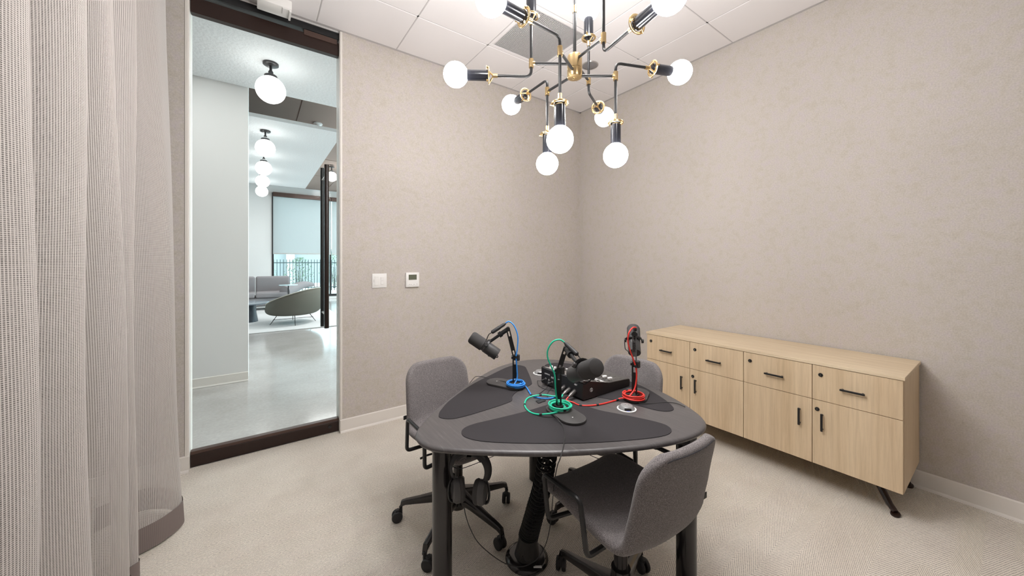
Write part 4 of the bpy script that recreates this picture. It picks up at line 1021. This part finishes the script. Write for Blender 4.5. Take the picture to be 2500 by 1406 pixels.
def microphone(label, back, front, yoke_end, plug=None, r0=0.0315, name='microphone'):
    "broadcast microphone: body at back, foam windscreen at front, yoke holding it"
    back = Vector(back); front = Vector(front); ax = (front-back).normalized(); L = (front-back).length
    root = thing(name, label, 'microphone', tuple(back), group='black broadcast microphones on the desk stands')
    O = back
    q = MB(); q.lathe([(0, 0.006), (0.018, 0.004), (0.022, 0.0), (0.0285, 0.001), (0.0295, 0.004), (0.0295, L*0.45), (0.027, L*0.47), (0.027, L*0.56), (0, L*0.56)], (0, 0, 0), tuple(ax), 36); q.build('body', 'mic_body', root)
    q = MB(); q.lathe([(0.0, L*0.52), (0.027, L*0.52), (r0, L*0.54), (r0, L-0.012), (r0-0.004, L-0.003), (r0-0.011, L), (0, L)], (0, 0, 0), tuple(ax), 36); q.build('foam_windscreen', 'foam', root)
    m = ax*L*0.46
    ye = Vector(yoke_end)-O; t = (ye-m); t = (t-ax*t.dot(ax))
    side = ax.cross(t).normalized(); tn = t.normalized(); h = t.length
    arc = [m+side*0.037*math.cos(a)+tn*(0.037*math.sin(a)) for a in [PI*i/12 for i in range(13)]]
    q = MB(); q.tube([m+side*0.037-tn*0.006]+arc+[m-side*0.037-tn*0.006], 0.004, 8, flat=(0.0095, 0.003)); q.cyl(m+tn*0.037, ye, 0.0085, n=16); q.build('yoke', 'black_metal', root)
    for sg in (-1, 1):
        q = MB(); q.lathe([(0.0, 0.010), (0.0085, 0.010), (0.010, 0.007), (0.010, 0.0)], tuple(m+side*sg*0.036), tuple(side*sg), 20); q.build('yoke_knob', 'dark_metal_grey', root)
    # fixed cable from the rear of the body up to the plug
    if plug is not None:
        p0, p1 = Vector(plug[0])-O, Vector(plug[1])-O; d = (p1-p0).normalized()
        q = MB(); q.lathe([(0, 0), (0.006, 0), (0.0095, 0.004), (0.0095, (p1-p0).length*0.55), (0.0085, (p1-p0).length*0.58), (0.0085, (p1-p0).length*0.85), (0.004, (p1-p0).length), (0, (p1-p0).length)], tuple(p0), tuple(d), 20)
        q.build('xlr_plug', 'black_plastic', root)
        q = MB(); q.tube(catmull([p0, p0-d*0.02+Vector((0, 0, -0.004)), m+side*0.040*plug[2]+tn*0.012, ax*L*0.25+side*0.042*plug[2]-tn*0.016, ax*0.03+side*0.034*plug[2]-tn*0.022, -ax*0.006+side*0.006*plug[2]-tn*0.010, ax*0.004], 8), 0.0022, 8); q.build('fixed_cable', 'black_plastic', root)
    return root
mat('mic_body', (0.062, 0.061, 0.062), 0.42)
# blue
bp = onz(1257, 945, TZ_); bf = onz(1213, 936, TZ_)
dB = bp.dot(FW)
Bh = at(1257, 872, dB); Bt = at(1240, 803, dB+0.0); Bn = at(1196, 834, dB-0.01)
stand('desk microphone stand holding the left microphone, wrapped in blue cable', bp, bf, Bh.z, Bt, Bn)
microphone('black broadcast microphone at left on the blue cable stand, tilted toward the chair', at(1215, 866, dB-0.03), at(1149, 821, dB-0.02), at(1197, 833, dB-0.01),
           (at(1200, 812, dB-0.02), at(1235, 789, dB), 1))
# green
gp = onz(1364, 1003, TZ_); gf = onz(1398, 1026, TZ_); dG = gp.dot(FW)
Gh = at(1364, 903, dG); Gt = at(1381, 851, dG); Gn = at(1408, 884, dG-0.13)
stand('desk microphone stand at the table front, wrapped in green cable', gp, gf, Gh.z, Gt, Gn)
microphone('large black broadcast microphone in the middle with foam end facing right', at(1399, 914, dG-0.20), at(1458, 895, dG-0.34), at(1410, 884, dG-0.17),
           (at(1410, 866, dG-0.08), at(1378, 836, dG-0.02), -1))
# red
rp = onz(1549, 975, TZ_); rf = onz(1556, 961, TZ_); dR = rp.dot(FW)
Rh = at(1549, 888, dR); Rt = at(1549, 814, dR); Rn = at(1549, 820, dR+0.10)
stand('desk microphone stand on the right, wrapped in red cable, seen from behind', rp, rf, Rh.z, Rt, Rn, text='RØDE', link_mat='stand_grey')
microphone('black broadcast microphone on the right stand, seen from its rear side', at(1549, 862, dR+0.07), at(1546, 798, dR+0.19), at(1549, 822, dR+0.08),
           (at(1550, 808, dR+0.02), at(1551, 800, dR+0.02), -1))

# ================================================================== CABLES
def coil(c, r, turns, z0, rad, jit=0.004, ph=0.0, seed=1, sx=1.0):
    rnd = random.Random(seed); out = []; n = int(turns*20)
    for i in range(n+1):
        a = ph+2*PI*i/20; tt = i/n
        rr = r*(0.94+0.07*math.sin(tt*9+seed)) + 0.5*jit*math.sin(a*0.5)
        out.append(Vector((c.x+rr*sx*math.cos(a), c.y+rr*math.sin(a), z0+rad+0.016*(tt if tt < 0.5 else 1-tt)*2)))
    return out
def cable(name, label, m, pts, rad, ties=(), tie_axis=None):
    c = pts[0]; r = thing(name, label, 'cable', tuple(c))
    q = MB(); q.tube(pts, rad, 10); world_part(q, 'cord', m, r)
    for i in ties:
        i = min(max(i, 1), len(pts)-2); d = (pts[i+1]-pts[i-1]).normalized()
        q = MB(); q.cyl(pts[i]-d*0.006, pts[i]+d*0.006, rad*1.35, n=12); world_part(q, 'cable_tie', 'black_plastic', r)
    return r
zT = TZ_+0.0125; rc = 0.0034
def plug_end(root, a, b, m='plug_grey'):
    a = Vector(a); b = Vector(b); d = (b-a).normalized(); L = (b-a).length
    q = MB(); q.lathe([(0, 0), (0.0045, 0.0), (0.006, L*0.2), (0.0085, L*0.35), (0.0095, L*0.5), (0.0095, L), (0, L)], tuple(a), tuple(d), 20); world_part(q, 'xlr_connector', m, root)
xJ = 1.205
# blue
J = [Vector((xJ-0.002, 1.135+0.120, TZ_+0.032)), Vector((xJ-0.002, 1.135+0.085, TZ_+0.032)), Vector((xJ-0.002, 1.135+0.050, TZ_+0.032))]
bc = Vector((bp.x-0.005, bp.y-0.015, 0))
top = catmull([at(1234, 789, dB), at(1243, 785, dB), at(1255, 795, dB-0.01), at(1264, 820, dB-0.015), at(1263, 850, dB-0.02), at(1260, 872, dB-0.025), at(1262, 900, dB-0.025), at(1262, 925, dB-0.03), at(1252, 944, dB-0.055)], 8)
co = coil(bc, 0.045, 4.4, zT, rc, ph=-2.2, seed=1)
end = catmull([co[-1], onz(1272, 937, zT+0.006), onz(1284, 944, TZ_+0.006), onz(1293, 958, TZ_+rc), onz(1300, 966, TZ_+rc), onz(1320, 972, TZ_+rc), onz(1345, 972, TZ_+rc), onz(1358, 967, TZ_+0.006), J[0]+Vector((-0.062, -0.012, -0.022)), J[0]+Vector((-0.050, -0.008, -0.012))], 8)
pts = top+catmull([top[-1], co[0].lerp(top[-1], 0.4)+Vector((0, 0, 0.0)), co[0]], 4)[1:-1]+co+end[1:]
k0 = len(top)+3
cb = cable('microphone_cable', 'blue microphone cable coiled around the left stand', 'cable_blue', pts, rc, (40, k0+14, k0+34, k0+len(co)+14, k0+len(co)+34))
plug_end(cb, J[0]+Vector((-0.050, -0.008, -0.012)), J[0])
# green
gc = Vector((gp.x+0.002, gp.y-0.008, 0))
top = catmull([at(1377, 835, dG-0.02), at(1366, 829, dG-0.02), at(1350, 834, dG-0.02), at(1338, 852, dG-0.02), at(1337, 872, dG-0.02), at(1345, 893, dG-0.02), at(1354, 915, dG-0.02), at(1356, 945, dG-0.02), at(1359, 970, dG-0.01), at(1366, 990, dG+0.0), at(1382, 996, dG-0.01)], 8)
co = coil(gc, 0.047, 4.5, zT, rc, ph=0.6, seed=3)
end = catmull([co[-1], onz(1340, 1010, zT+0.004), onz(1310, 1011, TZ_+0.006), onz(1290, 1003, TZ_+rc), onz(1281, 988, TZ_+rc), onz(1287, 973, TZ_+0.006), onz(1305, 966, TZ_+0.012), onz(1328, 964, TZ_+0.012), onz(1350, 967, TZ_+0.010), onz(1368, 968, TZ_+0.008), J[1]+Vector((-0.066, -0.014, -0.020)), J[1]+Vector((-0.050, -0.008, -0.012))], 8)
pts = top+co+end[1:]; k0 = len(top)
cg = cable('microphone_cable', 'green microphone cable coiled around the front stand with a loop to the left', 'cable_green', pts, rc, (k0+12, k0+32, k0+len(co)+12, k0+len(co)+31, k0+len(co)+52))
plug_end(cg, J[1]+Vector((-0.050, -0.008, -0.012)), J[1])
# red
rc_c = Vector((rp.x-0.012, rp.y-0.004, 0))
top = catmull([at(1553, 800, dR+0.01), at(1545, 800, dR-0.0), at(1536, 812, dR-0.02), at(1533, 832, dR-0.02), at(1538, 855, dR-0.02), at(1546, 877, dR-0.02), at(1553, 900, dR-0.02), at(1554, 925, dR-0.02), at(1549, 950, dR-0.025), at(1538, 966, dR-0.04)], 8)
co = coil(rc_c, 0.047, 4.4, zT, rc, ph=2.6, seed=5)
end = catmull([co[-1], onz(1520, 972, zT), onz(1500, 978, TZ_+0.004), onz(1470, 986, TZ_+0.0035), onz(1440, 990, TZ_+0.0035), onz(1415, 989, TZ_+0.0035), onz(1398, 982, TZ_+0.005), J[2]+Vector((-0.066, -0.014, -0.022)), J[2]+Vector((-0.050, -0.010, -0.012))], 8)
pts = top+co+end[1:]; k0 = len(top)
cr = cable('microphone_cable', 'red microphone cable coiled around the right stand', 'cable_red', pts, rc, (46, k0+12, k0+36, k0+len(co)+12, k0+len(co)+26, k0+len(co)+38))
plug_end(cr, J[2]+Vector((-0.050, -0.010, -0.012)), J[2])
# thin black leads at the mixer's rear
for i, (jy, jz, mids, lab) in enumerate(((1.390, 0.036, [(1312, 930), (1316, 942), (1335, 951), (1352, 953)], 'thin black lead plugged into the far left rear jack of the mixer'),
        (1.340, 0.032, [(1335, 946), (1318, 960), (1300, 966)], 'thin grey lead curving left from the mixer toward the blue cable'),
        (1.290, 0.032, [(1345, 950), (1336, 962), (1342, 974), (1370, 984)], 'thin lead looping down from the mixer behind the front stand'))):
    j = Vector((xJ-0.003, jy, TZ_+jz)); pp = [j, j+Vector((-0.030, 0, -0.004))]+[onz(a, b, TZ_+0.003) for a, b in mids]
    c_ = cable('audio_lead', lab, 'lead_grey', catmull(pp, 8), 0.0013)
    q = MB(); q.cyl(j, j+Vector((-0.028, 0, -0.003)), 0.0035, n=12); world_part(q, 'jack_plug', 'black_plastic', c_)


# ================================================================== HEADPHONES
def headphones():
    C0 = at(1146, 1143, 1.27)
    s = Vector((RT.x, RT.y, 0)).normalized(); s = (Matrix.Rotation(math.radians(-8), 3, 'Z') @ s); f = Vector((s.y, -s.x, 0)); up = Vector((0, 0, 1))
    r = thing('headphones', 'black over-ear headphones hanging under the left front table edge', 'headphones', tuple(C0))
    def P(a, b, c): return s*a+f*b+up*c
    arc = [P(0.068*math.cos(a), 0.0, 0.068*math.sin(a)-0.005) for a in [math.radians(-28+236*i/28) for i in range(29)]]
    MB().tube(arc, 0.01, 10, flat=(0.016, 0.0045)).build('headband', 'black_plastic', r)
    arc2 = [P(0.060*math.cos(a), 0.0, 0.060*math.sin(a)-0.003) for a in [math.radians(35+110*i/16) for i in range(17)]]
    MB().tube(arc2, 0.01, 10, flat=(0.014, 0.006)).build('headband_pad', 'foam', r)
    for sg, yawd in ((-1, 30), (1, -8)):
        c = P(sg*0.036, 0.002 if sg < 0 else 0.004, -0.078)
        M = Matrix.Rotation(math.radians(yawd*1.0), 3, 'Z'); ax = (M @ (s*sg)).normalized()
        u = up; w = ax.cross(u).normalized()
        def ell(rx, rz, d): return [c+ax*d+w*rx*math.cos(2*PI*i/28)+u*rz*math.sin(2*PI*i/28) for i in range(28)]
        q = MB(); rings = [ell(a*0.9, b*0.9, d) for a, b, d in ((0.024, 0.034, -0.014), (0.034, 0.045, -0.014), (0.038, 0.049, -0.007), (0.036, 0.047, 0.002))]
        rv = [[q.bm.verts.new(p) for p in rg_] for rg_ in rings]
        for A, B in zip(rv, rv[1:]):
            for i in range(28): q.bm.faces.new((A[i], A[(i+1) % 28], B[(i+1) % 28], B[i]))
        q.bm.faces.new(rv[0][::-1]); q.bm.faces.new(rv[-1]); q.build('ear_pad', 'foam', r)
        q = MB(); rings = [ell(a*0.9, b*0.9, d) for a, b, d in ((0.037, 0.048, 0.003), (0.037, 0.048, 0.014), (0.030, 0.040, 0.024), (0.014, 0.02, 0.028))]
        rv = [[q.bm.verts.new(p) for p in rg_] for rg_ in rings]
        for A, B in zip(rv, rv[1:]):
            for i in range(28): q.bm.faces.new((A[i], A[(i+1) % 28], B[(i+1) % 28], B[i]))
        q.bm.faces.new(rv[0][::-1]); q.bm.faces.new(rv[-1]); q.build('ear_cup', 'mic_body', r)
        e = P(sg*0.060, 0, -0.037)
        yk = catmull([e, c+ax*0.034+u*0.030, c+ax*0.038, c+ax*0.034-u*0.026, c+ax*0.022-u*0.036], 6)
        q = MB(); q.tube(yk, 0.004, 8, flat=(0.0055, 0.003)); q.cyl(e+up*0.012, e-up*0.006, 0.007, n=14); q.build('yoke', 'black_metal', r)
    return r
headphones()
hk = thing('headphone_hook', 'small black hook under the table edge carrying the headphones', 'hook', tuple(at(1147, 1111, 1.27)))
q = MB(); q.bar(Vector((0, 0, 0.020)), Vector((0, 0, -0.004)), 0.014, 0.008, tuple(RT)); q.bar(-FW*0.03+Vector((0, 0, -0.004)), FW*0.012+Vector((0, 0, -0.004)), 0.016, 0.006); q.build('bracket', 'black_metal', hk)
hk.location.z = TZ_-0.021-0.020
p1 = [at(1133, 1236, 1.262), at(1137, 1258, 1.28), at(1148, 1290, 1.32), at(1168, 1325, 1.38), at(1205, 1358, 1.45), at(1240, 1378, 1.50), at(1275, 1383, 1.545), at(1305, 1370, 1.56), at(1325, 1345, 1.56), at(1338, 1310, 1.53), at(1346, 1260, 1.45), at(1352, 1190, 1.33), at(1360, 1140, 1.24)]
eg = onz(1375, 1092, TZ_+0.002); p1 += [at(1367, 1121, 1.172), eg, onz(1379, 1062, TZ_+0.0025), onz(1374, 1040, TZ_+0.003), onz(1362, 1024, TZ_+0.012), onz(1348, 1010, TZ_+0.014)]
cable('headphone_cable', 'thin black cable hanging from the headphones and rising over the front table edge', 'lead_grey', catmull(p1, 8), 0.0017)
p2 = [onz(1250, 936, TZ_+0.014), onz(1225, 930, TZ_+0.013), onz(1200, 926, TZ_+0.004), onz(1180, 920, TZ_+0.0025), onz(1163, 919, TZ_+0.0025), onz(1156, 924, TZ_+0.004)]
e_ = onz(1152, 929, TZ_+0.002); p2 += [e_, e_+Vector((-0.012, 0.010, -0.03)), e_+Vector((-0.006, 0.004, -0.12))]
cable('headphone_cable', 'thin black cable running from the blue coil over the left table edge', 'lead_grey', catmull(p2, 8), 0.0016)
p3 = [onz(1560, 984, TZ_+0.012), onz(1590, 985, TZ_+0.003), onz(1625, 982, TZ_+0.003), onz(1650, 984, TZ_+0.003), onz(1668, 991, TZ_+0.003)]
e_ = onz(1674, 996, TZ_-0.004); p3 += [e_, e_+Vector((0.016, -0.012, -0.04)), at(1703, 1090, 1.46), at(1709, 1140, 1.46), at(1712, 1190, 1.44), at(1710, 1225, 1.42), at(1702, 1255, 1.40), at(1685, 1285, 1.38)]
cable('headphone_cable', 'thin black cable from the red coil hanging over the right table edge', 'lead_grey', catmull(p3, 8), 0.0016)

# ================================================================== SPIRAL CABLE RISER
def riser():
    c = Vector((1.008, 1.296, 0)); r = thing('cable_riser', 'black spiral cable riser rising from a weighted floor foot under the table', 'cable riser', tuple(c))
    q = MB(); q.lathe([(0, 0), (0.094, 0), (0.098, 0.006), (0.095, 0.014), (0.085, 0.022), (0.07, 0.026), (0, 0.026)], n=48); q.build('foot', 'black_gloss', r)
    q = MB(); q.lathe([(0.058, 0.022), (0.054, 0.04), (0.047, 0.075), (0.043, 0.11), (0.043, 0.12), (0.038, 0.12)], (0, 0, 0), (-0.02, -0.13, 1), n=36, close=False); q.build('collar', 'dark_metal_grey', r)
    q = MB(); q.lathe([(0.0, 0.0), (0.022, 0.0), (0.022, 0.004), (0, 0.004)], (-0.034, -0.040, 0.040), (-0.6, -0.75, 0.25), 24); q.build('entry_hole', 'black_gloss', r)
    spine = [p-c for p in catmull([at(1289, 1312, 1.635), at(1306, 1250, 1.60), at(1322, 1193, 1.55), at(1334, 1130, 1.50), at(1344, 1062, 1.44), at(1348, 1045, 1.43)], 30)]
    N = len(spine); pts_in, pts_out, vs, fs = [], [], [], []
    m_ = bpy.data.meshes.new('spiral'); turns = 30; M_ = N*1
    prev = None; steps = turns*20
    for i in range(steps+1):
        t = i/steps; t2 = 0.32*t+0.68*t*t
        f = t2*(N-1); k = min(int(f), N-2); p = spine[k].lerp(spine[k+1], f-k); d = (spine[k+1]-spine[k]).normalized()
        u = Vector((1, 0, 0)); u = (u-d*u.dot(d)).normalized(); w_ = d.cross(u); a = 2*PI*turns*t
        rad = u*math.cos(a)+w_*math.sin(a); ro = 0.046-0.008*t; ri = ro-0.012
        base = len(vs)
        th_ = 0.0022
        for rr, hh in ((ri, -0.003), (ro, 0.0045), (ro, 0.0075), (ri, 0.003)):
            vs.append(p+rad*rr+d*hh)
        if i:
            for j in range(4): fs.append((base-4+j, base-4+(j+1) % 4, base+(j+1) % 4, base+j))
    m_.from_pydata([tuple(v) for v in vs], [], fs); m_.materials.append(MATS['black_plastic'])
    o = bpy.data.objects.new('spiral', m_); COL.objects.link(o); o.parent = r
    for k, (dx, dy) in enumerate(((0.010, 0.0), (-0.008, 0.008), (0.0, -0.010), (-0.010, -0.004), (0.006, 0.010))):
        MB().tube([p+Vector((dx+0.004*math.sin(p.z*20+k), dy, 0)) for p in spine[::6]], 0.0030, 8).build('inner_cable', 'black_plastic', r)
    Mx = frame_M((-0.005, -0.084, 0.0235), RT, FW)
    q = MB(); q.box((-0.018, -0.006, 0), (0.018, 0.006, 0.0012)); q.bm.transform(Mx); lb = q.build('sticker', 'white_print', r, smooth=False)
riser()

# ================================================================== CHANDELIER
def chandelier():
    D0 = 1.58; hub = at(1403, 165, D0); top_z = H
    r = thing('chandelier', 'black and brass twelve-bulb branching chandelier hanging over the table', 'chandelier', (hub.x, hub.y, H))
    def wp(q, name, m, par=None, **k):
        q.bm.transform(Matrix.Translation(-Vector(r.location))); return q.build(name, m, par or r, **k)
    q = MB(); q.lathe([(0, 0), (0.065, 0), (0.065, -0.012), (0.045, -0.022), (0.012, -0.028), (0, -0.028)], (hub.x, hub.y, H), n=32); wp(q, 'canopy', 'brass')
    q = MB(); q.cyl((hub.x, hub.y, H-0.02), (hub.x, hub.y, 2.26), 0.0072, n=16); wp(q, 'stem', 'black_metal')
    q = MB(); q.cyl((hub.x, hub.y, 2.455), (hub.x, hub.y, 2.485), 0.0095, n=16); wp(q, 'stem_coupler', 'brass')
    zt, zb = 2.266, 2.166
    q = MB(); q.lathe([(0, zb), (0.018, zb), (0.031, zb+0.003), (0.0325, zb+0.006), (0.0325, zb+0.038), (0.031, zb+0.040), (0.0325, zb+0.042), (0.0325, zt-0.006), (0.030, zt), (0.010, zt+0.002), (0.010, zt+0.014), (0, zt+0.014)], (hub.x, hub.y, 0), n=40); wp(q, 'hub', 'brass')
    q = MB(); q.lathe([(0, zb-0.006), (0.006, zb-0.005), (0.009, zb), (0, zb+0.001)], (hub.x, hub.y, 0), n=16); wp(q, 'hub_finial', 'brass')
    # (px, py, depth factor, vertical dir, elbow z offset, outward (lateral, depth))
    arms = [((1297, 155), 0.998, 1, (-1.0, -0.05)), ((1367, 125), 0.899, -1, (-0.79, -0.61)), ((1473.5, 93), 0.901, 1, (0.39, -0.92)),
            ((1503, 186), 1.002, -1, (0.97, 0.24)), ((1437, 197), 1.101, 1, (0.46, 0.89)), ((1336, 223.5), 1.099, -1, (-0.53, 0.85))]
    def lamp(par, base, d):
        "bracket + socket + bulb starting at base, pointing along d"
        d = Vector(d).normalized(); u = Vector((0, 0, 1)) if abs(d.z) < 0.9 else Vector((1, 0, 0)); u = (u-d*u.dot(d)).normalized(); w_ = d.cross(u)
        q = MB(); q.cyl(base-d*0.004, base+d*0.020, 0.0085, n=16)
        c = base+d*0.034; R = 0.031
        q.tube([c+(u*math.cos(2*PI*i/28)+w_*math.sin(2*PI*i/28))*R for i in range(28)], 0.004, 8, closed=True, flat=(0.0055, 0.0035))
        for k in range(3):
            a = 2*PI*k/3+0.5; e = u*math.cos(a)+w_*math.sin(a)
            q.tube([base+d*0.016+e*0.004, base+d*0.024+e*0.016, c+e*R], 0.0035, 6)
            e2 = u*math.cos(a+PI/3)+w_*math.sin(a+PI/3)
            q.tube([c+e2*R, c+e2*(R+0.003)+d*0.010], 0.0045, 6); q.cyl(c+e2*(R+0.008)+d*0.009, c+e2*(R-0.007)+d*0.009, 0.002, n=8)
        wp(q, 'gallery', 'brass', par)
        q = MB(); s0 = base+d*0.030; q.lathe([(0.0, 0.0), (0.020, 0.0), (0.0222, 0.003), (0.0222, 0.112), (0.019, 0.112), (0.019, 0.08), (0, 0.08)], tuple(s0), tuple(d), 30); wp(q, 'socket', 'socket_black', par)
        bc_ = base+d*0.178
        prof = [(0, -0.053)]+[(0.053*math.sin(a), -0.053*math.cos(a)) for a in [PI*i/20 for i in range(1, 17)]]+[(0.0195, 0.052), (0.0185, 0.066), (0, 0.068)]
        q = MB(); q.lathe(prof, tuple(bc_), tuple(-d), 32); wp(q, 'bulb', 'bulb_glow', par)
    for (pp, f, sg, (la, de)) in arms:
        T = at(pp[0], pp[1], f*D0)
        q = MB(); h0 = Vector((hub.x, hub.y, T.z)); q.cyl(h0, T, 0.0062, n=14); ar = wp(q, 'arm', 'black_metal')
        q = MB(); q.cyl(T-Vector((0, 0, 0.019)), T+Vector((0, 0, 0.019)), 0.0105, n=18); dd = (T-h0).normalized(); q.cyl(T-dd*0.016, T, 0.0095, n=16); wp(q, 'tee_joint', 'brass', ar)
        out = (RT*la+FW*de).normalized(); el = T-Vector((0, 0, sg*0.058))
        q = MB(); q.tube(fillet([T+Vector((0, 0, sg*0.17)), T, el, el+out*0.150], 0.03), 0.0062, 12); wp(q, 'bent_rod', 'black_metal', ar)
        lamp(ar, T+Vector((0, 0, sg*0.172)), (0, 0, sg)); lamp(ar, el+out*0.152, out)
chandelier()
